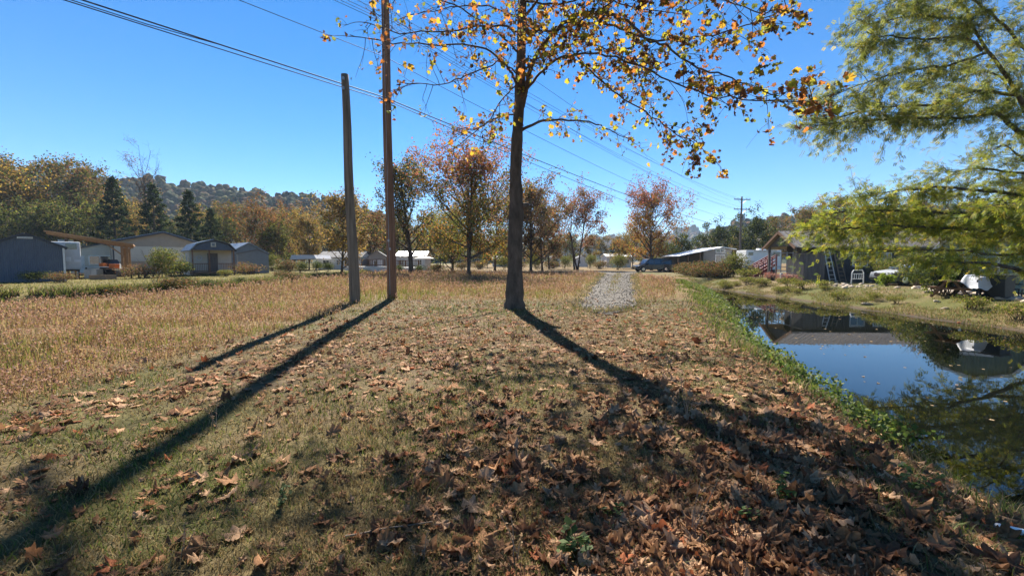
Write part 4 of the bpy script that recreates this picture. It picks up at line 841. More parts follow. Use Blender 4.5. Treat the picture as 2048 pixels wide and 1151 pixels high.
def gable(root, w, d, eave, ridge, wall, roof, over=.25, rx=0.0, trim=None, base=.0):
    """gable ends face local -y and +y; origin at the middle of the front wall's foot; rx shifts the ridge"""
    B().prism([(-w / 2, -.3 + base), (w / 2, -.3 + base), (w / 2, eave), (rx, ridge), (-w / 2, eave)], 0, d).build('wall', wall, root)
    for s in (-1, 1):
        sl = (ridge - eave) / (w / 2 - s * rx); e = (s * (w / 2 + over), eave - sl * over + .02)
        roof_slab((rx, ridge + .02), e, -over, d + over, .09, roof, root)
        if trim: 
            B().bar((rx, -over - .02, ridge - .03), (e[0], -over - .02, e[1] - .05), .05, .17).build('barge_board', trim, root)
    if trim:
        for s in (-1, 1): B().box((s * (w / 2), -.02, eave / 2 - .1), (.12, .10, eave - .05)).build('corner_trim', trim, root)
def faced(px0, px1, Y, extra=0.0):
    pa, pb = at_y(px0, HOR, Y), at_y(px1, HOR, Y); xm = (pa[0] + pb[0]) / 2; ang = math.atan2(xm, Y); th = -ang + extra
    w = (px1 - px0) / F_PX * math.cos(ang) ** 2 * math.hypot(xm, Y) / math.cos(extra); return xm, w, th
def wx(px, Y): return at_y(px, HOR, Y)[0]
def hz_(py, Y): return at_y(CX, py, Y)[2]
# left: slate shed
Y = 28.5; xm, w, th = faced(-27, 133, Y, -.03); z0 = zat(xm, Y)
t = thing('garden_shed', 'dark slate blue metal shed with low gable and white vent', 'shed', (xm, Y, z0), th)
gable(t, w, 4.2, hz_(494, Y) - z0, hz_(468, Y) - z0, M['slate'], M['shingle_d'], .16)
B().box((w / 2 - .03, -.02, 1.1), (.10, .06, 2.4)).build('corner_trim', M['dirty_white'], t)
b_ = B(); b_.box((0, -.03, hz_(475, Y) - z0), (.7, .05, .13)); v_ = b_.build('vent', M['dirty_white'], t)
for k in range(3): B().box((0, -.06, hz_(475, Y) - z0 - .04 + .04 * k), (.62, .03, .015)).build('slat', M['steel'], v_)
# fifth-wheel trailer
def trailer(label, px0, px1, Y, py_top, L_, rz, front_h=.55, sgn=1):
    xm, W_, rz = faced(px0, px1, Y, rz); z0 = zat(xm, Y); top = hz_(py_top, Y) - z0
    t = thing('camper_trailer', label, 'trailer', (xm, Y, z0), rz); B().box((0, L_ / 2, (top + .75) / 2), (W_, L_, top - .75)).build('body', M['dirty_white'], t, bevel=.09)
    B().box((0, L_ / 2, .68), (W_ - .2, L_ - .3, .14)).build('chassis', M['black'], t); B().box((W_ * .1, L_ * .4, top + .12), (.9, .7, .24)).build('roof_unit', M['white'], t, bevel=.05)
    for s in (-1, 1):
        for k in (.42, .58):
            wh = B(); wh.tube([(s * (W_ / 2 - .32), L_ * k, .36), (s * (W_ / 2 - .08), L_ * k, .36)], [.36, .36], 16); wo_ = wh.build('wheel', M['rubber'], t); rm = B(); rm.tube([(s * (W_ / 2 - .09), L_ * k, .36), (s * (W_ / 2 - .06), L_ * k, .36)], [.2, .2], 12); rm.build('rim', M['steel'], wo_)
    return t, W_, top
t, W_, top = trailer('white camper trailer parked between slate shed and wooden lean-to roof', 92, 163, 33.0, 483, 7.5, 0.0)
B().box((W_ / 2 - .5, -.03, top - .35), (.6, .05, .42)).build('window', M['glass'], t); B().box((.25, -.03, 1.55), (.30, .05, .34)).build('hatch', M['white'], t); B().box((.75, -.03, 1.42), (.38, .04, .18)).build('hatch', M['white'], t)
for s in (-1, 1): B().box((s * (W_ / 2 - .25), .25, .3), (.12, .12, .72)).build('jack', M['steel'], t)
# lean-to (pergola)
Y = 35.5; t = thing('lean_to_roof', 'open timber lean-to with sloping cedar roof beside the white camper', 'shelter', (wx(185, Y), Y, zat(wx(185, Y), Y)), .70); z0 = t.location.z
_xm, _w, _th = faced(97, 272, Y, 0.0); LK = _w / (wx(272, Y) - wx(97, Y)); lx = lambda px: (wx(px, Y) - wx(185, Y)) * LK
xl, xr = lx(97), lx(272); zl, zr = hz_(466, Y) - z0, hz_(489, Y) - z0
roof_slab((xl, zl), (xr, zr), -.4, 5.2, .12, M['cedar'], t)
for k in range(9):
    yk = -.2 + k * .62; B().bar((xl + .1, yk, zl - .10), (xr - .1, yk, zr - .10), .05, .16).build('rafter', M['cedar'], t)
for px in (136, 247, 258):
    for yk in (.1, 4.6):
        x = lx(px); B().box((x, yk, (np.interp(x, [xl, xr], [zl, zr]) - .25) / 2 - .1), (.17, .17, np.interp(x, [xl, xr], [zl, zr]) - .05)).build('post', M['cedar'] if px != 136 else M['brownwood'], t)
B().bar((lx(247), .1, 1.9), (lx(213), .1, np.interp(lx(213), [xl, xr], [zl, zr]) - .16), .10).build('brace', M['cedar'], t)
B().bar((lx(258), .1, 2.0), (lx(268), .1, np.interp(lx(268), [xl, xr], [zl, zr]) - .16), .10).build('brace', M['cedar'], t)
# clutter under the lean-to
def table(name, label, cat, px, Y, w, d, h, mat, legs=M['black'], rz=0):
    x = wx(px, Y); t = thing(name, label, cat, (x, Y, zat(x, Y)), rz); B().box((0, 0, h - .03), (w, d, .06)).build('table_top', mat, t)
    for a in (-1, 1):
        for c_ in (-1, 1): B().box((a * (w / 2 - .06), c_ * (d / 2 - .06), h / 2 - .05), (.07, .07, h - .04)).build('leg', legs, t)
    return t
table('work_table', 'long white-topped work table under the cedar lean-to', 'table', 190, 34.4, 2.4, .9, .95, M['dirty_white'])
table('work_table', 'dark bench table under the cedar lean-to next to its posts', 'table', 243, 34.4, 2.2, .8, .8, M['brownwood'])
for px, z, s, lab in ((206, .95, .34, 'orange tub on the white-topped work table'), (228, .80, .44, 'orange crate on the dark bench table, nearer its end')):
    x = wx(px, 34.4); g0 = zat(wx(190 if z > .9 else 243, 34.4), 34.4); o = B(); o.prism([(-s / 2, 0), (s / 2, 0), (s * .58, s * .8), (-s * .58, s * .8)], -s / 2, s / 2); o = o.build('storage_tub', M['orange'], None, bevel=.02); o.location = (x, 34.4, g0 + z); tag(o, lab, 'tub')
o = B(); o.prism([(-.85, 0), (.85, 0), (.7, .32), (.15, .72), (-.2, .70), (-.7, .30)], -.5, .5); o = o.build('covered_grill', M['black'], None, bevel=.08); x = wx(222, 37); o.location = (x, 37.0, zat(x, 37) - .05 + .0); o.scale = (1, 1, 2.2); tag(o, 'black covered heap standing behind the work tables', 'cover')
x = wx(186, 33.6); t = thing('storage_cabinet', 'low pale cabinet standing in front of the lean-to tables', 'cabinet', (x, 33.6, zat(x, 33.6))); B().box((0, 0, .38), (1.0, .5, .8)).build('carcass', M['steel'], t); [B().box((s * .25, -.27, .4), (.46, .03, .66)).build('door', M['dirty_white'], t) for s in (-1, 1)]
x = wx(204, 32.0); t = thing('planter_box', 'low weathered wooden planter box on the mown lawn before the lean-to', 'planter', (x, 32, zat(x, 32)));
for (c_, d_) in (((0, -.4, .16), (1.25, .05, .36)), ((0, .4, .16), (1.25, .05, .36)), ((-.6, 0, .16), (.05, .75, .36)), ((.6, 0, .16), (.05, .75, .36))): B().box(c_, d_).build('plank', M['teal'], t)
B().box((0, 0, .14), (1.14, .74, .3)).build('soil', M['bark_far'], t)
# beige house
Y = 47.0; xm, w, th = faced(233, 402, Y, .10); z0 = zat(xm, Y)
t = thing('gable_house', 'wide beige gable house behind the lean-to and green shrub', 'house', (xm, Y, z0), th)
gable(t, w, 9, hz_(484, Y) - z0, hz_(464, Y) - z0, M['tan'], M['bluemetal'], .35, rx=.5, trim=M['shingle_d'])
B().box((0, -.04, hz_(508, Y) - z0), (w - .1, .06, 1.6)).build('porch_band', M['cream'], t)
for k in range(4): window(t, 'front', -w / 2 + .9 + k * .72, hz_(508, Y) - z0, .5, 1.05, w, 9, M['white'], 0)
for k in range(2): window(t, 'front', 1.1 + k * 1.0, hz_(510, Y) - z0, .7, 1.1, w, 9, M['white'], 1)
x = wx(205, 49); t = thing('house_wing', 'pale low wing of the beige house seen under the lean-to roof', 'house', (x, 49, zat(x, 49)), .72); gable(t, 5.2, 6, 2.6, 3.3, M['cream'], M['shingle'], .2); window(t, 'front', -.2, 1.5, 1.7, .9, 5.2, 6); window(t, 'front', 1.7, 1.5, .8, .9, 5.2, 6); door(t, 'front', -1.9, .9, 2.0, 5.2, 6, M['dirty_white'])
# gambrel porch cabin
Y = 41.5; xm = wx(428, Y); z0 = zat(xm, Y); t = thing('porch_cabin', 'small cream cabin with dark gambrel roof and railed timber porch', 'cabin', (xm, Y, z0), math.radians(44))
w, e, k_, r_ = 3.5, 2.45, 3.05, 3.45; G = [(-w / 2 - .12, e - .1), (-w / 2 + .45, k_), (0, r_), (w / 2 - .45, k_), (w / 2 + .12, e - .1)]
B().prism([(-w / 2, -.3), (w / 2, -.3), (w / 2, e)] + [(x * .93, z - .06) for x, z in G[1:4]][::-1] + [(-w / 2, e)], 1.6, 6).build('wall', M['cream'], t)
B().prism([(-w / 2, e)] + [(x * .93, z - .06) for x, z in G[1:4]] + [(w / 2, e)], -.02, .12).build('gable_end', M['slate'], t)
for a, c_ in zip(G[:-1], G[1:]): roof_slab(a, c_, -.2, 6.2, .08, M['bluemetal'] if a[0] < -1 else M['shingle_d'], t)  # left slopes coloured paler blue-grey to paint in the light falling on them
B().box((0, .8, .28), (w, 1.6, .14)).build('porch_floor', M['brownwood'], t)
for x in (-w / 2 + .08, -.35, w / 2 - .08): B().box((x, .08, e / 2), (.12, .12, e + .2)).build('post', M['brownwood'], t)
for x0, x1 in ((-w / 2, -.35), (.35, w / 2)):
    for z in (.45, 1.15): B().bar((x0, .08, z), (x1, .08, z), .06, .08).build('rail', M['brownwood'], t)
    for q in np.linspace(x0 + .14, x1 - .14, 9): B().box((q, .08, .8), (.035, .035, .66)).build('baluster', M['brownwood'], t)
for s in (-1, 1):
    for z in (.45, 1.15): B().bar((s * (w / 2 - .08), .1, z), (s * (w / 2 - .08), 1.6, z), .06, .08).build('rail', M['brownwood'], t)
window(t, 'left', 3.2, 1.55, .75, .95, w, 6); window(t, 'left', 5.0, 1.55, .6, .95, w, 6)
sg = B().box((0, -.06, 2.98), (.42, .05, .42)).build('sign_plate', M['cream'], t); B().box((0, -.095, 2.98), (.22, .02, .24)).build('emblem', M['slate2'], sg)
B().box((.15, 1.57, 1.2), (.85, .05, 1.95)).build('door', M['darkboard'], t)
wreath = B(); wreath.tube([(-.95 + .22 * math.cos(a), 1.55, 1.7 + .22 * math.sin(a)) for a in np.linspace(0, 6.28, 17)], [.05] * 17, 6); wreath.build('wreath', M['tarp'], t)
# grey sheds
Y = 49; xm, w, th = faced(476, 538, Y, .05); z0 = zat(xm, Y); t = thing('garden_shed', 'plain grey-blue metal shed with low gable beside the porch cabin', 'shed', (xm, Y, z0), th); gable(t, w, 4, hz_(508, Y) - z0, hz_(500, Y) - z0, M['slate2'], M['shingle'], .12, rx=.35)
B().box((-1.0, -.35, .35), (1.3, .5, .9)).build('crate', M['black'], t)
Y = 58; xm, w, th = faced(460, 536, Y, .35); z0 = zat(xm, Y); t = thing('barn', 'larger grey barn with bright blue-grey metal roof behind the plain shed', 'barn', (xm, Y, z0), th); gable(t, w, 7, hz_(506, Y) - z0, hz_(486, Y) - z0, M['slate2'], M['bluemetal'], .25)
# carport, mobile homes, decks on the left
Y = 62; xm = wx(608, Y); z0 = zat(xm, Y); w = wx(636, Y) - wx(583, Y); t = thing('carport', 'white metal carport roof on thin posts among shrubs', 'carport', (xm, Y, z0), 0)
zt = hz_(511, Y) - z0; B().prism([(-w / 2, zt - .55), (w / 2, zt - .45), (w / 2 - .3, zt + .1), (-w / 2 + .3, zt + .1)], -.3, 5.0).build('roof', M['tarp'], t)
for s in (-1, 1):
    for yk in (0, 4.6): B().box((s * (w / 2 - .1), yk, (zt - .5) / 2 - .1), (.08, .08, zt - .45)).build('post', M['steel'], t)
def mobile(label, px0, px1, Y, py_e, py_r, d, wall, roof, rz=0.0, nwin=3, side=False, cat='mobile home'):
    xa, xb = wx(px0, Y), wx(px1, Y); xm = (xa + xb) / 2; z0 = zat(xm, Y); w = xb - xa; e, r_ = hz_(py_e, Y) - z0, hz_(py_r, Y) - z0
    t = thing('mobile_home', label, cat, (xm, Y, z0), rz)
    if side:     # ridge along x
        B().prism([(0, -.3), (d, -.3), (d, e), (d / 2, r_), (0, e)], -w / 2, w / 2, 'x').build('wall', wall, t)
        for s in (-1, 1):
            y1 = d / 2 + s * (d / 2 + .3); z1 = e - (r_ - e) / (d / 2) * .3; B().prism([(d / 2, r_ + .02), (y1, z1 + .02), (y1, z1 + .11), (d / 2, r_ + .11)], -w / 2 - .25, w / 2 + .25, 'x').build('roof_panel', roof, t)
    else: gable(t, w, d, e, r_, wall, roof, .25)
    for k in range(nwin): window(t, 'front', -w / 2 + w * (k + .6) / (nwin + .2), e * .58, min(1.0, w / nwin * .4), e * .34, w, d)
    door(t, 'front', w * .5 - .9 if nwin < 3 else w * .06, .85, e * .82, w, d, M['dirty_white'])
    return t, w, e
mobile('long pale mobile home half hidden by the slim golden tree', 636, 722, 68, 514, 503, 5, M['dirty_white'], M['shingle'], 0, 3, True)
t, w, e = mobile('grey gabled mobile home with railed deck between the two poles', 738, 771, 66, 513, 502, 10, M['greige'], M['shingle'], .25, 1)
mobile('white mobile home with pale roof beyond the brown pole', 792, 850, 70, 512, 503, 5, M['dirty_white'], M['metalroof'], 0, 3, True)
def deck(label, px0, px1, Y, posts, h=.7, rail=1.0, mat=None, roofz=None):
    mat = mat or M['brownwood']; xa, xb = wx(px0, Y), wx(px1, Y); xm = (xa + xb) / 2; w = xb - xa; t = thing('deck', label, 'deck', (xm, Y, zat(xm, Y)), 0)
    B().box((0, 1.2, h / 2 - .1), (w, 2.4, h + .1)).build('platform', M['dirty_white'], t)
    for q in np.linspace(-w / 2 + .05, w / 2 - .05, posts): B().box((q, .06, h + rail / 2 - .02), (.12, .12, rail)).build('post', mat, t)
    for z in (h + .2, h + rail): B().bar((-w / 2, .06, z), (w / 2, .06, z), .06, .09).build('rail', mat, t)
    for q in np.linspace(-w / 2 + .2, w / 2 - .2, posts * 4): B().box((q, .06, h + .2 + (rail - .2) / 2), (.05, .04, rail - .2)).build('baluster', mat, t)
deck('brown railed deck in front of the long pale mobile home', 690, 770, 63, 6); deck('brown railed deck in front of the white mobile home', 784, 838, 64, 5)
x = wx(848, 60); t = thing('patio_umbrella', 'open cream patio umbrella on a pole by the white mobile home', 'umbrella', (x, 60, zat(x, 60)))
B().tube([(0, 0, -.05), (0, 0, 2.55)], [.04, .03], 8).build('pole', M['steel'], t)
for nm, r1, z1, z2 in (('canopy', 1.45, 2.0, 2.42), ('vent_cap', .5, 2.42, 2.66)):
    b_ = B(); a = np.linspace(0, 2 * np.pi, 9)[:-1]; pts = [(r1 * math.cos(q), r1 * math.sin(q), z1) for q in a] + [(0, 0, z2), (0, 0, z2 - .06)]; b_.add(pts, [(i, (i + 1) % 8, 8) for i in range(8)] + [((i + 1) % 8, i, 9) for i in range(8)]); b_.build(nm, M['cream'], t)
# distant white homes beyond the road
mobile('tiny white home behind the sparse pinkish tree trunks', 1098, 1120, 125, 516, 511, 6, M['white'], M['shingle'], 0, 2); mobile('grey-roofed white home just right of the sparse tree trunks', 1152, 1176, 118, 517, 511, 6, M['dirty_white'], M['shingle'], 0, 2)
mobile('long white home with porch next to the dark spruce', 1214, 1262, 105, 513, 508, 7, M['white'], M['dirty_white'], 0, 4, True); mobile('low dark-roofed home beyond the field behind thin brown trees', 985, 1040, 120, 518, 512, 6, M['dirty_white'], M['shingle'], 0, 3, True)
# tan cabin with lean-to porch
Y = 60; xm = wx(1436, Y); z0 = zat(xm, Y); t = thing('tan_cabin', 'tan cabin with mono-pitch porch roof and white-framed windows across the pond end', 'cabin', (xm, Y, z0), 0)
xl, xr = wx(1407, Y) - xm, wx(1463, Y) - xm; xp = wx(1442, Y) - xm; zf = lambda py: hz_(py, Y) - z0
B().prism([(xl, -.3), (xr, -.3), (xr, zf(499)), (xp, zf(496)), (xl, zf(503))], 0, 6).build('wall', M['greige'], t)
xq = wx(1354, Y) - xm; roof_slab((xp, zf(495)), (xq, zf(513)), -.4, 6.3, .10, M['metalroof'], t); roof_slab((xp, zf(495)), (xr + .5, zf(499)), -.4, 6.3, .10, M['metalroof'], t)
w_ = 2 * max(-xl, xr); window(t, 'front', wx(1440, Y) - xm, zf(501.5), 1.2, .4, w_, 6); window(t, 'front', wx(1440, Y) - xm, zf(517), 1.25, 1.0, w_, 6)
for px in (1356, 1376, 1400): B().box((wx(px, Y) - xm, .0, zf(512 - (px - 1356) * .2) / 2 - .15), (.12, .12, zf(512 - (px - 1356) * .2) - .1)).build('post', M['brownwood'], t)
B().box(((xq + xl) / 2, 3, .2), (xl - xq, 6, .25)).build('porch_floor', M['brownwood'], t)
for z in (.55, .85, 1.15, 1.4): B().bar((xq + .1, .0, z), (wx(1376, Y) - xm, .0, z), .05, .16).build('rail', M['cedar'], t)
B().prism([(xq + .2, -.1), (xl, -.1), (xl, zf(506)), (xq + .2, zf(514))], 5.8, 5.95).build('back_wall', M['greige'], t)
x = wx(1457, 57); o = thing('meter_post', 'white-topped utility pedestal post in front of the tan cabin', 'post', (x, 57, zat(x, 57))); B().box((0, 0, .55), (.12, .12, 1.4)).build('post', M['dirty_white'], o); B().box((0, 0, 1.35), (.5, .18, .28)).build('box', M['steel'], o)
x = wx(1478, 64); t = thing('flat_shelter', 'small flat white canopy between the tan cabin and the white camper', 'shelter', (x, 64, zat(x, 64))); B().box((0, 1.2, 2.35), (3.4, 2.8, .14)).build('roof', M['dirty_white'], t); [B().box((a, b2, 1.1), (.09, .09, 2.5)).build('post', M['brownwood'], t) for a in (-1.6, 1.6) for b2 in (0, 2.4)]
# white camper seen from its side
Y = 54; xa, xb = wx(1490, Y), wx(1562, Y); xm = (xa + xb) / 2; z0 = zat(xm, Y); w = xb - xa; t = thing('camper_trailer', 'white fifth-wheel camper with stepped nose behind the oxblood ramp', 'trailer', (xm, Y, z0), 0); top = hz_(500, Y) - z0
B().prism([(-w / 2, 1.15), (-w / 2 + .15, top), (w / 2, top), (w / 2, .55), (-w / 2 + 1.5, .55), (-w / 2 + 1.1, 1.1)], 0, 2.4).build('body', M['white'], t, bevel=.05)
for u, v, a, c_ in ((-w / 2 + .7, top - .45, .6, .4), (.55, top - 1.05, .65, .35), (1.25, top - .75, .4, .55), (w / 2 - .6, top - .5, .8, .5)): B().box((u, -.02, v), (a, .05, c_)).build('window', M['glass'], t)
B().box((.3, -.03, 1.3), (w * .55, .03, .07)).build('stripe', M['slate2'], t); B().box((.4, 1.2, top + .12), (.9, .8, .26)).build('roof_unit', M['white'], t, bevel=.05); B().box((.2, -.10, top - .08), (w * .62, .16, .12)).build('awning', M['steel'], t)
for k in (.5, 1.4): B().tube([(k, .05, .38), (k, .32, .38)], [.38, .38], 16).build('wheel', M['rubber'], t)
B().box((-w / 2 + .5, 1.2, .5), (.12, .12, 1.3)).build('jack', M['steel'], t)
B().box((-w / 2 - .1, -.8, .85), (1.3, .8, 1.7)).build('storage_locker', M['dirty_white'], t)
# oxblood ramp
Y = 43; pa, pb = at_y(1508, 548, Y), at_y(1553, 521, Y); z0 = zat(pa[0], Y); t = thing('wooden_ramp', 'oxblood red wooden stair ramp with railings rising to the dark cabin', 'ramp', (pa[0], Y, z0)); dx, dz = pb[0] - pa[0], 1.25
for yk in (0, 1.1):
    for h in (.05, .45, .8, 1.0): B().bar((0, yk, h), (dx, yk, h + dz), .06, .12 if h > .1 else .26).build('rail', M['redwood'], t)
    for k in range(6): u = k / 5; B().box((dx * u, yk, .45 + dz * u - (dz * u + .2) / 2 + .1), (.09, .09, 1.1 + dz * u)).build('post', M['redwood'], t)
for k in range(8): u = (k + .5) / 8; B().box((dx * u, .55, .08 + dz * u), (dx / 8 + .05, 1.05, .05)).build('tread', M['redwood'], t)
# dark cabin across the pond
XG = 22.9; t = thing('dark_cabin', 'long dark board cabin with weathered tin roof across the pond', 'cabin', (XG, 34.4, zat(24, 35)), 0); z0 = t.location.z
D_, L_ = 3.6, 13.0; e, r_ = 2.95 - z0 * 0, 4.05
B().prism([(0, -.3), (D_, -.3), (D_, e), (D_ / 2, r_), (0, e)], 1.6, L_, 'x').build('wall', M['darkwood'], t)
for y1, s in ((-.45, 1), (D_ + .45, -1)):
    sl = (r_ - e) / (D_ / 2); z1 = e - sl * .45
    B().prism([(D_ / 2, r_ + .02), (y1, z1 + .02), (y1, z1 + .10), (D_ / 2, r_ + .10)], -.35, L_ + .3, 'x').build('roof_panel', M['rustroof'], t)
    for q in np.arange(-.3, L_ + .25, .42): B().bar((q, D_ / 2, r_ + .12), (q, y1, z1 + .12), .05, .05).build('roof_rib', M['rustroof'], t)
    B().bar((-.38, D_ / 2, r_ - .02), (-.38, y1, z1 - .02), .05, .2).build('barge_board', M['brownwood'], t)
B().prism([(0, e - .1), (D_, e - .1), (D_ / 2, r_ - .05)], -.05, .05, 'x').build('porch_gable', M['darkboard'], t)
for yk in (.08, D_ - .08): B().box((0, yk, e / 2 - .1), (.16, .16, e)).build('post', M['darkboard'], t)
B().box((.8, D_ / 2, .35), (1.7, D_, .16)).build('porch_floor', M['darkboard'], t)
for yk in np.linspace(.3, D_ - .3, 5): B().box((-.02, yk, 1.4), (.04, .05, 2.0)).build('screen_bar', M['steel'], t)
for z in (.45, 1.15, 2.3): B().bar((-.02, .1, z), (-.02, D_ - .1, z), .05).build('screen_bar', M['steel'], t)
for u in (5.2, 7.1, 9.6): 
    window(t, 'front', u, 1.75, 1.1, 1.0, 1, 1, M['dirty_white'], 1)
t2c = thing('tall_cupboard', 'tall narrow charcoal board cupboard standing before the dark cabin', 'cupboard', (wx(1629, 32.4), 32.4, zat(wx(1629, 32.4), 32.4)), .12)
cw = wx(1652, 32.4) - wx(1607, 32.4); B().box((0, .5, 1.0), (cw, 1.0, 2.3)).build('carcass', M['darkboard'], t2c)
for k in range(7): B().box((-cw / 2 + cw * (k + .5) / 7, -.02, 1.0), (cw / 7 - .02, .04, 2.24)).build('board', M['darkboard'], t2c)
B().box((0, .45, 2.19), (cw + .15, 1.2, .07)).build('top', M['darkboard'], t2c)
for px, hh, lab in ((1672, 2.5, 'aluminium ladder leaning on the dark cabin beside the cupboard'), (1693, 2.3, 'weathered wooden ladder leaning on the dark cabin near the white bed frame')):
    x = wx(px, 33.2); t = thing('ladder', lab, 'ladder', (x, 33.4, zat(x, 33.4)), 0); mm = M['dirty_white'] if hh > 2.4 else M['teal']
    for s in (-1, 1): B().bar((s * .24, 0, -.02), (s * .2, .85, hh), .06, .05).build('rail', mm, t)
    for k in range(7): u = (k + .6) / 7.4; B().bar((-.23, .85 * u, hh * u), (.23, .85 * u, hh * u), .05, .04).build('rung', mm, t)
x = wx(1717, 30.5); t = thing('bed_frame', 'white metal bed headboard standing upright on the far bank', 'bed frame', (x, 30.5, zat(x, 30.5)), .15)
hb = [(-.5, 0, -.05), (-.47, 0, .8), (-.36, 0, .98), (.36, 0, .98), (.47, 0, .8), (.5, 0, -.05)]; b_ = B(); b_.tube(hb, [.035] * 6, 8); b_.build('frame', M['white'], t)
for z in (.35, .72): B().bar((-.48, 0, z), (.48, 0, z), .05).build('rail', M['white'], t)
for q in (-.28, -.1, .1, .28): B().bar((q, 0, .35), (q, 0, .72), .035).build('spindle', M['white'], t)
x = wx(1564, 33); t = thing('standpipe', 'short white capped post among pink grass by the dark cabin', 'post', (x, 33, zat(x, 33))); B().tube([(0, 0, -.1), (0, 0, .62)], [.09, .09], 10).build('post', M['dirty_white'], t); B().tube([(0, 0, .6), (0, 0, .7)], [.12, .08], 10).build('cap', M['dirty_white'], t)
# green barn-shed
Y = 22.6; xm = 24.9; z0 = zat(xm, Y); t = thing('gambrel_shed', 'sage green gambrel shed with white trim under the locust branches', 'shed', (xm, Y, z0), math.radians(-48)); w, e = 3.6, 2.05
G = [(-w / 2 - .12, e), (-w / 2 + .5, 2.85), (0, 3.25), (w / 2 - .5, 2.85), (w / 2 + .12, e)]
B().prism([(-w / 2, -.3), (w / 2, -.3), (w / 2, e)] + [(x * .94, z - .05) for x, z in G[1:4]][::-1] + [(-w / 2, e)], 0, 5).build('wall', M['greenwall'], t)
for a, c_ in zip(G[:-1], G[1:]):
    roof_slab(a, c_, -.2, 5.2, .08, M['metalroof'], t); B().bar((a[0], -.22, a[1]), (c_[0], -.22, c_[1]), .05, .14).build('barge_board', M['white'], t)
for s in (-1, 1): B().box((s * (w / 2 - .03), -.03, e / 2), (.13, .08, e)).build('corner_trim', M['white'], t); B().box((s * .62, -.03, .95), (.09, .07, 1.9)).build('door_trim', M['white'], t)
B().box((0, -.03, 1.95), (1.33, .07, .10)).build('door_trim', M['white'], t); B().box((0, -.025, .95), (1.15, .05, 1.85)).build('door', M['greenwall'], t)
for s in (-1, 1): B().box((s * w / 2, 2.4, e - .06), (.06, 5, .12)).build('fascia', M['white'], t)
# patio things under the locust
x = wx(1925, 19.5); t = thing('picnic_table', 'dark picnic table beside the two evergreen shrubs on the far bank', 'table', (x, 19.5, zat(x, 19.5)), .2)
B().box((0, 0, .73), (1.6, .8, .06)).build('table_top', M['brownwood'], t); [B().box((0, s * .7, .43), (1.6, .26, .05)).build('bench', M['brownwood'], t) for s in (-1, 1)]; [B().bar((q, s * .75, -.03), (q, s * .15, .72), .09).build('leg', M['brownwood'], t) for q in (-.6, .6) for s in (-1, 1)]; [B().bar((q, -.75, .38), (q, .75, .38), .08).build('crossbar', M['brownwood'], t) for q in (-.6, .6)]
x = wx(1962, 18.6); t = thing('covered_chair', 'patio chair draped with a crumpled white tarp', 'chair', (x, 18.6, zat(x, 18.6)))
g_ = np.linspace(0, 1, 31); GX, GY = np.meshgrid(g_ * .95 - .475, g_ * .8 - .4); rr = np.maximum(np.abs(GX) / .475, np.abs(GY) / .4); GZ = .88 + .12 * fbm(GX, GY, .4, 71) - .55 * sstep(.62, 1, rr) * (.5 + .6 * fbm(GX, GY, .3, 72)) + .22 * sstep(0, .5, GY); I = np.arange(961).reshape(31, 31)
o = link('tarp', arr_mesh('tarp', np.stack([GX, GY, GZ], -1).reshape(-1, 3), np.stack([I[:-1, :-1], I[:-1, 1:], I[1:, 1:], I[1:, :-1]], -1).reshape(-1, 4), M['tarp'], smooth=True), t)
[B().box((a, b2, .4), (.05, .05, .9)).build('leg', M['black'], t) for a in (-.35, .35) for b2 in (-.25, .25)]; B().box((0, 0, .45), (.75, .55, .06)).build('seat', M['black'], t)
x = wx(2003, 18.2); t = thing('wheelie_bin', 'black plastic wheeled bin next to the white tarp', 'bin', (x, 18.2, zat(x, 18.2)), .2); B().prism([(-.26, .05), (.26, .05), (.32, 1.0), (-.32, 1.0)], -.33, .33).build('body', M['black'], t, bevel=.02); B().box((0, 0, 1.03), (.7, .75, .06), rx=.05).build('lid', M['black'], t, bevel=.015); [B().tube([(s * .28, .3, .1), (s * .34, .3, .1)], [.12, .12], 12).build('wheel', M['rubber'], t) for s in (-1, 1)]
def chair(px, Y, rz, lab):
    x = wx(px, Y); t = thing('patio_chair', lab, 'chair', (x, Y, zat(x, Y)), rz); B().box((0, 0, .42), (.5, .5, .04)).build('seat', M['black'], t); B().box((0, .25, .72), (.5, .03, .5), rx=-.15).build('backrest', M['black'], t)
    for a in (-1, 1):
        for c_ in (-1, 1): B().box((a * .23, c_ * .22, .2), (.035, .035, .46)).build('leg', M['black'], t)
        B().bar((a * .26, -.22, .62), (a * .26, .24, .64), .04).build('armrest', M['black'], t)
chair(2030, 18.4, .5, 'black metal patio chair beside the black wheeled bin'); chair(1979, 19.6, -2.6, 'black metal patio chair behind the white tarp')
x = wx(1868, 27); t = thing('parked_car', 'silver blue car half hidden by leaves beside the dark cabin end', 'car', (x + .6, 29, zat(x, 29)), 0)
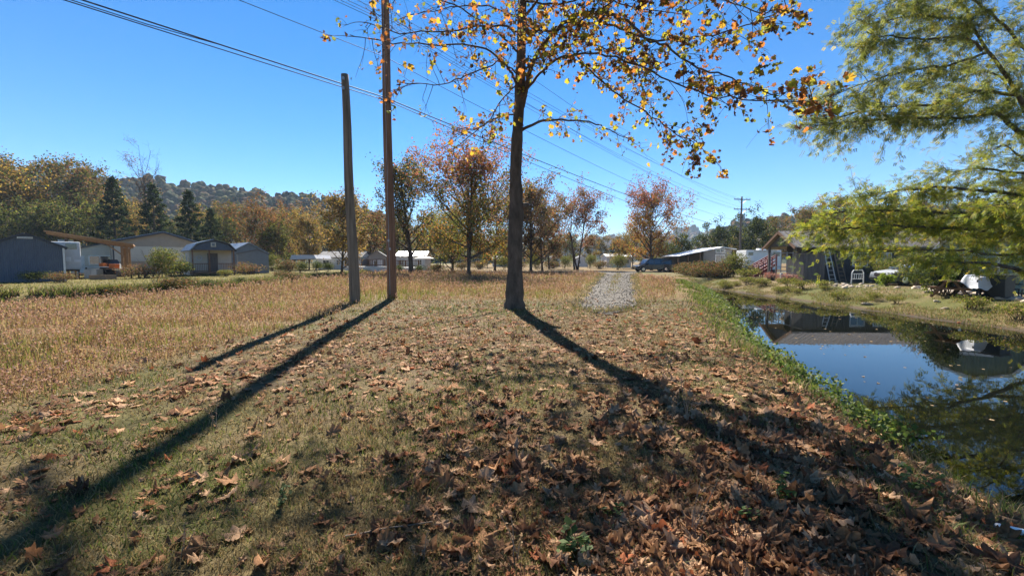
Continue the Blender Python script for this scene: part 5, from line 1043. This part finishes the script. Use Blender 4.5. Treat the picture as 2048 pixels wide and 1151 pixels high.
def car_body(t, L_, W_, H, paint, suv=True):
    """x = forward is -x; origin on the ground in the middle"""
    h = L_ / 2; bz = .32
    low = [(-h, .45), (-h + .05, .78), (-h + .35, .93), (-h + 1.15, 1.05), (h - .1, 1.08), (h, .9), (h, .42), (h - .1, bz), (-h + .1, bz)]
    b_ = B(); b_.prism(low, -W_ / 2, W_ / 2); body = b_.build('body', paint, t, bevel=.05)
    up = [(-h + 1.05, 1.02), (-h + 1.75, H - .10), (-h + 2.1, H), (h - .55, H), (h - .2, H - .12), (h - .04, 1.04)] if suv else [(-h + 1.2, 1.0), (-h + 1.95, H - .05), (h - 1.5, H), (h - .5, 1.02)]
    n = len(up); pts = []
    for s in (-1, 1):
        for u, v in up: pts.append((u, s * (W_ / 2 - .03 - .14 * (v - 1.02) / (H - 1.02)), v))
    b_ = B(); b_.add(pts, [tuple(range(n)), tuple(range(2 * n - 1, n - 1, -1))] + [(i, i + n, (i + 1) % n + n, (i + 1) % n) for i in range(n)]); cab = b_.build('cabin', paint, t, bevel=.03)
    spans = [(-h + 1.72, -h + 2.55), (-h + 2.65, -h + 3.6), (-h + 3.7, h - .35)] if suv else [(-h + 1.7, -h + 2.5), (-h + 2.6, h - 1.0)]
    for s in (-1, 1):
        yo = lambda v: s * (W_ / 2 - .03 - .14 * (v - 1.02) / (H - 1.02) + .012)
        for k, (u0, u1) in enumerate(spans):
            c0 = .45 if k == 0 else .03; b_ = B(); q = [(u0 - .35 * (k == 0), 1.12), (u1, 1.12), (u1 - (.1 if k == len(spans) - 1 else 0), H - .16), (u0 + (c0 * .4 if k == 0 else 0), H - .16)]
            b_.add([(u, yo(v), v) for u, v in q] + [(u, yo(v) - s * .02, v) for u, v in q], [(0, 1, 2, 3), (7, 6, 5, 4), (0, 4, 5, 1), (1, 5, 6, 2), (2, 6, 7, 3), (3, 7, 4, 0)]); b_.build('side_window', M['glass'], t)
        for u in (-h + .95, h - 1.1):
            b_ = B(); b_.tube([(u, s * (W_ / 2 - .22), .37), (u, s * (W_ / 2 + .01), .37)], [.38, .38], 20); wl_ = b_.build('wheel', M['rubber'], t); b2 = B(); b2.tube([(u, s * (W_ / 2 + .0), .37), (u, s * (W_ / 2 + .025), .37)], [.24, .22], 14); b2.build('rim', M['chrome'], wl_)
        B().box((-h + .10, s * (W_ / 2 - .25), .80), (.10, .38, .16)).build('headlight', M['lamp'], t, bevel=.02); B().box((h - .02, s * (W_ / 2 - .12), .95), (.06, .18, .32)).build('tail_light', M['redwood'], t)
        B().box((-h + 1.6, s * (W_ / 2 + .12), 1.15), (.12, .2, .15)).build('mirror', paint, t, bevel=.02); B().bar((-h + 2.2, s * (W_ / 2 - .25), H + .04), (h - .7, s * (W_ / 2 - .25), H + .04), .04).build('roof_rail', M['black'], t)
    B().add([(-h + 1.10, -W_ / 2 + .18, 1.09), (-h + 1.10, W_ / 2 - .18, 1.09), (-h + 1.73, W_ / 2 - .24, H - .14), (-h + 1.73, -W_ / 2 + .24, H - .14)] + [(-h + 1.06, -W_ / 2 + .18, 1.10), (-h + 1.06, W_ / 2 - .18, 1.10), (-h + 1.70, W_ / 2 - .24, H - .12), (-h + 1.70, -W_ / 2 + .24, H - .12)], [(0, 1, 2, 3), (7, 6, 5, 4), (0, 4, 5, 1), (1, 5, 6, 2), (2, 6, 7, 3), (3, 7, 4, 0)]).build('windscreen', M['glass'], t)
    B().box((-h - .01, 0, .72), (.05, W_ * .5, .22)).build('grille', M['chrome'], t); B().box((-h + .02, 0, .48), (.16, W_ - .1, .16)).build('bumper', M['black'], t, bevel=.03)
car_body(t, 4.5, 1.75, 1.45, M['slate2'], False)
x0, x1 = wx(1266, 62.5), wx(1343, 62.5); t = thing('parked_car', 'long dark navy sport utility vehicle parked on the gravel road', 'car', ((x0 + x1) / 2, 62.5, zat((x0 + x1) / 2, 62.5) + .03), math.radians(8)); car_body(t, 5.5, 1.98, 1.9, M['carpaint'])
B().box((0, 0, .55), (.01, .01, .01)) if False else None
# ------------------------------------------------------------------ stones, shrubs, small plants
rk = np.random.default_rng(404)
RM = []
for k in range(7):
    v = IV[:42].copy() if False else ico(1)[0]; f = ico(1)[1]; v = v * (1 + rk.uniform(-.22, .22, (len(v), 1))) * np.array([1, .8, .45]); RM.append(arr_mesh('bank_stone', v, f, M['rock']))
spots = []
for px, py, sx_, sy_, n in ((1690, 574, 26, 6, 42), (1760, 585, 40, 5, 10), (1870, 601, 34, 5, 34), (1950, 600, 40, 6, 46), (2020, 604, 34, 6, 36), (1850, 615, 22, 5, 12), (1905, 632, 40, 6, 10), (1650, 566, 16, 3, 10)):
    for _ in range(n): spots.append((px + rk.normal(0, sx_), py + rk.normal(0, sy_)))
for px, py in spots:
    p = at_z(px, py, -.25)
    for _ in range(4): p = at_z(px, py, zat(p[0], p[1]))
    if p[0] < FARX + .2: continue
    o = link('bank_stone', RM[rk.integers(0, 7)]); s = rk.uniform(.10, .24) * (1.25 if py > 590 else 1.0); o.scale = (s, s, s * rk.uniform(.7, 1.1)); o.rotation_euler = (rk.normal(0, .15), rk.normal(0, .15), rk.uniform(0, 6.3)); o.location = (p[0], p[1], zat(p[0], p[1]) + s * .12)
    tag(o, 'loose tan flat stone on the far bank below the ' + ('dark cabin' if px < 1800 else 'picnic table'), 'stone', 'loose stones on the far pond bank')
def shrub(me, label, px, Y, s=1.0, name='shrub', sxy=1.0, group=None): return plant(name, me, label, 'shrub', px, 0, Y, s, None, group, ('stems', 'leaves'), sxy)
shrub(m_shrubG, 'airy green shrub in front of the beige house windows', 318, 36, .98); shrub(m_shrubR, 'clipped round shrub beside the porch cabin', 360, 37.5, 1.0); shrub(m_shrubR, 'smaller dark shrub at the foot of the airy green shrub', 340, 38, .8); shrub(m_low, 'low reddish bush before the lean-to posts', 292, 34.5, 1.0)
shrub(m_low, 'low twiggy brown bush at the slate shed wall foot', 118, 27.5, .6); shrub(m_shrubR, 'dark low shrub along the slate shed wall', 70, 27.6, .55, sxy=1.8)
for k, (px, Y, s, me, lab) in enumerate(((575, 55, 1.1, m_bramble, 'brown bramble before the white carport'), (600, 50, .95, m_shrubR, 'dark round shrub under the white carport'), (560, 54, 1.0, m_weedG, 'small green bush beside the plain grey shed'), (655, 54, .9, m_shrubR, 'green shrub at the end of the long pale mobile home'), (630, 56, 1.0, m_shrubR, 'dark shrub between carport and mobile home'), (545, 60, 1.0, m_shrubG, 'tall green shrub between grey shed and carport'), (800, 58, .8, m_shrubR, 'dark shrub under the railed deck'), (870, 57, .9, m_bramble, 'brown bramble under the patio umbrella'), (840, 56, .8, m_shrubR, 'dark shrub at the umbrella foot'), (450, 39, .8, m_weedG, 'weedy tuft by the porch cabin steps'), (500, 44, 1.1, m_low, 'low brown bush before the plain grey shed'), (720, 54, .8, m_bramble, 'bramble on the ditch bank between the two poles'))): shrub(me, lab, px, Y, s)
for k, (px, Y, s) in enumerate(((1075, 84, 1.2), (1105, 92, 1.3), (1010, 80, 1.1), (960, 84, 1.2), (1130, 96, 1.1), (1200, 88, 1.2), (1235, 80, 1.1), (925, 80, 1.1), (1180, 95, 1.2), (1040, 90, 1.3))): shrub(m_bramble if k % 2 else m_shrubG, 'brown bramble thicket along the far edge of the weedy field' if k % 2 else 'green shrub along the far edge of the weedy field', px, Y, s, group='shrubs along the far field edge')
for k, (px, Y, s, me) in enumerate(((1362, 54, .8, m_bramble), (1376, 49, 1.0, m_bramble), (1388, 46, 1.1, m_bramble), (1410, 44, 1.0, m_bramble), (1432, 43.5, 1.15, m_bramble), (1455, 43, 1.1, m_bramble), (1375, 48, .9, m_shrubR), (1420, 47, .9, m_low), (1400, 42.2, .8, m_bramble), (1440, 41.6, .8, m_bramble))): shrub(me, {id(m_bramble): 'tangled dark bramble at the head of the pond', id(m_shrubR): 'rounded dark shrub among the brambles at the pond head', id(m_low): 'reddish low bush among the brambles at the pond head'}[id(me)], px, Y, s, 'bramble', group='brambles at the head of the pond')
shrub(m_shrubG, 'bushy green shrub between tan cabin and oxblood ramp', 1462, 42.5, .95); shrub(m_weedG, 'leafy green bush at the ramp foot', 1486, 41, 1.4); shrub(m_weedG, 'small yellow green bush below the ramp', 1500, 38, 1.2)
m_pink = bush_meshes('pink_grass', 1.4, .8, 1500, .06, P_((PNK, 3), ((.36, .20, .17), 3), (TAN, 1)), 126, lump=5, stems=60)
shrub(m_pink, 'feathery pink grass clump by the white capped post', 1580, 32.5, .9, 'pink_grass'); shrub(m_pink, 'feathery pink grass clump at the porch corner of the dark cabin', 1545, 35, .9, 'pink_grass')
shrub(m_arbor, 'clipped evergreen shrub next to the picnic table', 1903, 20.0, .95, 'evergreen_shrub'); shrub(m_arbor, 'clipped evergreen shrub on the cabin side of its twin', 1878, 20.6, .95, 'evergreen_shrub')
m_fern = bush_meshes('fern', 1.0, .9, 900, .11, P_(((.20, .26, .03), 4), ((.13, .18, .03), 2)), 127, lump=4); shrub(m_fern, 'bright green fern before the dark cabin windows', 1776, 27.5, .9, 'fern')
shrub(m_shrubR, 'dark shrub below the dark cabin wall beside the fern', 1835, 25, .9); shrub(m_shrubG, 'leafy shrub against the dark cabin by the bed frame', 1755, 32, .7); shrub(m_shrubG, 'shadowed shrub against the dark cabin end', 1800, 30, .75); shrub(m_shrubG, 'shadowed shrub between dark cabin and green shed', 1850, 27, .9)
for k in range(26):
    yq = rk.uniform(11, 36); xq_ = FARX + rk.uniform(.2, 3.2); o = thing('bank_weed', 'leafy weed tuft on the far pond bank', 'weed', (xq_, yq, zat(xq_, yq)), rk.uniform(0, 6), 'leafy weeds on the far pond bank'); s = rk.uniform(.4, .8); o.scale = (s, s, s); link('stems', m_weedG[0], o); link('leaves', m_weedG[1], o)
for k in range(30):
    u = rk.uniform(1.2, 5.6); i = int(u); p = DITCH[i] * (1 - u + i) + DITCH[i + 1] * (u - i); xq_, yq = p[0] - rk.uniform(.9, 1.8), p[1] + rk.uniform(.3, .9); me = [m_weedG, m_weedG, m_bramble, m_shrubR][rk.integers(0, 4)]; o = thing('bank_weed', 'weedy tuft growing on the ditch bank by the mown lawn', 'weed', (xq_, yq, zat(xq_, yq)), rk.uniform(0, 6), 'weeds on the ditch bank'); s = rk.uniform(.3, .6); o.scale = (s * 1.3, s * 1.3, s); link('stems', me[0], o); link('leaves', me[1], o)
# dry upright weed stalks in the foreground
for k, (px, py, h, lab) in enumerate(((1022, 1125, .34, 'tall dry seed stalk standing among the thickest fallen leaves'), (1375, 850, .5, 'bundle of dry stalks in the trunk shadow'), (430, 850, .38, 'dry stalk in the shadow band of the brown pole'), (845, 1120, .2, 'short dry stalk on the bare grass'), (1380, 1080, .42, 'dry stalk among leaves near the green seedlings'), (372, 1110, .24, 'pale dry stalk beside the biggest curled leaf'), (1345, 840, .45, 'thin dry stalk beside the bundle in the trunk shadow'))):
    p = at_z(px, py, 0); t = thing('dry_stalk', lab, 'stalk', (p[0], p[1], zat(p[0], p[1])), k)
    for j in range(3 if k != 1 else 7):
        c_ = curve((rk.normal(0, .02), rk.normal(0, .02), -.02), np.array([rk.normal(0, .14), rk.normal(0, .14), 1]), h * rk.uniform(.6, 1), 5, (0, 0, -.1), .1, rk); b_ = B(); b_.tube(c_, np.linspace(.0035, .0018, 6), 5); st = b_.build('stem', M['teal'], t)
        Pz = c_[rk.integers(3, 6, 16)] + rk.normal(0, .008, (16, 3)); V, Fq = leaf_quads(Pz, .016, rk); tag(link('seed_head', arr_mesh('seed_head', V, Fq, M['grass'], np.tile((.34, .22, .12), (len(V), 1))), st), kind='stuff')
# green seedlings
for k, (px, py, s, lab) in enumerate(((1165, 1105, 1.3, 'dark green leafy seedling cluster among fallen leaves'), (1230, 1040, .8, 'small green seedling in the shadowed leaves'), (1555, 1000, 1.0, 'green bramble sprig beside the trunk shadow'), (1500, 1040, .8, 'small pale green sprig among leaves by the trunk shadow'), (1830, 985, 1.2, 'green leafy sprig on the near pond bank'), (560, 1010, .8, 'green grass-like weed near the pole shadow'), (1640, 740, 1.5, 'leafy green weed at the near waterline'), (1600, 725, 1.3, 'leafy green weed on the bank above the waterline'), (1700, 800, 1.2, 'leafy weed overhanging the near waterline'))):
    p = at_z(px, py, -.1); 
    for _ in range(3): p = at_z(px, py, zat(p[0], p[1]))
    t = thing('seedling', lab, 'plant', (p[0], p[1], zat(p[0], p[1])), 0); n_ = 26; T_ = []; PP = []
    for j in range(7):
        c_ = curve((0, 0, -.02), np.array([rk.normal(0, .5), rk.normal(0, .5), 1]), .16 * s * rk.uniform(.6, 1.2), 4, (0, 0, -.3), .15, rk); T_.append((c_, np.linspace(.003, .0015, 5))); PP += [c_[2], c_[3], c_[4], c_[4]]
    V, Qt = tubes(T_, 4); link('stems', arr_mesh('stems', V, Qt, M['bark_far']), t); PP = np.repeat(np.array(PP), 2, 0) + rk.normal(0, .012 * s, (len(PP) * 2, 3)); V, Fq = leaf_quads(PP, .038 * s * rk.uniform(.7, 1.3, len(PP)), rk, asp=.7, flat=1.0); link('leaves', arr_mesh('leaves', V, Fq, M['leaf'], np.repeat(pal(P_(((.07, .12, .03), 3), ((.11, .16, .035), 2)), len(PP), rk), 4, 0)), t)
# white pipe at the water's edge, twigs
a = at_z(1995, 1078, -.2); b2 = at_z(2110, 1095, -.45); a[2] = zat(a[0], a[1]) + .05; b2[2] = zat(b2[0], b2[1]) + .06; b_ = B(); b_.tube([a, b2], [.022, .022], 12); o = b_.build('plastic_pipe', M['white'], None, smooth=True); tag(o, 'white plastic pipe end poking out of the near pond bank', 'pipe')
for px, py, L_, rz, lab in ((690, 1080, .5, .2, 'pale bent twig lying on the grass beside curled leaves'), (1100, 985, .45, .9, 'thin broken stick lying among the shaded leaves'), (1160, 770, .5, -.05, 'short mossy stick lying on the bare grass')):
    p = at_z(px, py, 0); c_ = curve((0, 0, .02), np.array([math.cos(rz), math.sin(rz), 0]), L_, 6, (0, 0, 0), .15, rk); c_[:, 2] = .022; b_ = B(); b_.tube(c_, np.linspace(.007, .003, 7), 6); o = b_.build('fallen_twig', M['teal'], None, smooth=True); o.location = (p[0], p[1], zat(p[0], p[1])); tag(o, lab, 'twig')
# floating leaves and pebbles
n = 260; x = rk.uniform(6, 16.5, n); y = rk.uniform(4, 30, n); g = pond_d(x, y)[0] > .1; x, y = x[g], y[g]; n = len(x)
V, Fs, own, vn = scatter(DRY, rk.integers(0, 2, n), np.stack([x, y, np.full(n, WATER + .006)], -1), frames(n, rk, np.stack([rk.normal(0, 1, n), rk.normal(0, 1, n), 0 * x], -1), np.tile((0, 0, 1.0), (n, 1))), rk.uniform(.2, .5, n))
tag(link('floating_leaves', arr_mesh('floating_leaves', V, Fs, M['litter'], np.tile((.36, .26, .15), (len(V), 1)))), 'scattered small leaves floating on the pond', 'floating leaves', kind='stuff')
n = 2600; y = 12.8 + 40 * rk.random(n) ** 1.8; x = np.interp(y, PATH[:, 0], PATH[:, 1]) + rk.uniform(-1.1, 1.1, n) * np.interp(y, PATH[:, 0], PATH[:, 2]); v0, f0 = ico(1)[0][:12], None
ov = np.array([(1, 0, 0), (-1, 0, 0), (0, 1, 0), (0, -1, 0), (0, 0, 1), (0, 0, -1)], float); of = np.array([(0, 2, 4), (2, 1, 4), (1, 3, 4), (3, 0, 4), (2, 0, 5), (1, 2, 5), (3, 1, 5), (0, 3, 5)])
s = rk.uniform(.008, .022, n) * (1 + .03 * y); V = np.stack([x, y, zfun(x, y) + .035], -1)[:, None, :] + ov[None] * rk.uniform(.6, 1.3, (n, 6, 3)) * s[:, None, None]; Fp = of[None] + (np.arange(n) * 6)[:, None, None]; cp = np.repeat(pal(P_(((.15, .138, .12), 3), ((.10, .09, .08), 2), ((.19, .155, .115), 1.5)), n, rk), 6, 0)
tag(link('path_pebbles', arr_mesh('path_pebbles', V.reshape(-1, 3), Fp.reshape(-1, 3), M['ground'], cp)), 'loose grey gravel stones on the path', 'gravel', kind='stuff')

n = 9000; y = 13 + 45 * rk.random(n) ** 1.3; x = np.interp(y, PATH[:, 0], PATH[:, 1]) + rk.uniform(-1.25, 1.25, n) * np.interp(y, PATH[:, 0], PATH[:, 2]); u = np.abs(x - np.interp(y, PATH[:, 0], PATH[:, 1])) / np.interp(y, PATH[:, 0], PATH[:, 2])
g = (rk.random(n) < np.clip(sstep(.6, 1.1, u) + .9 * np.exp(-(u / .22) ** 2) * sstep(17, 24, y) + sstep(15.2, 13.4, y), 0, 1)) & (fbm(x, y, 1.0, 66) > .36); x, y = x[g], y[g]
V, Ft, cv, _ = blades(np.stack([x, y, zfun(x, y) + .0], -1), rk.uniform(.05, .16, len(x)), .004 + .0011 * y, pal(P_(((.27, .20, .09), 3), ((.13, .15, .03), 2), ((.18, .13, .06), 2)), len(x), rk), rk, .7)
tag(link('path_grass', arr_mesh('path_grass', V, Ft, M['grass'], cv)), 'tufts of grass growing through and along the gravel path', 'grass', kind='stuff')
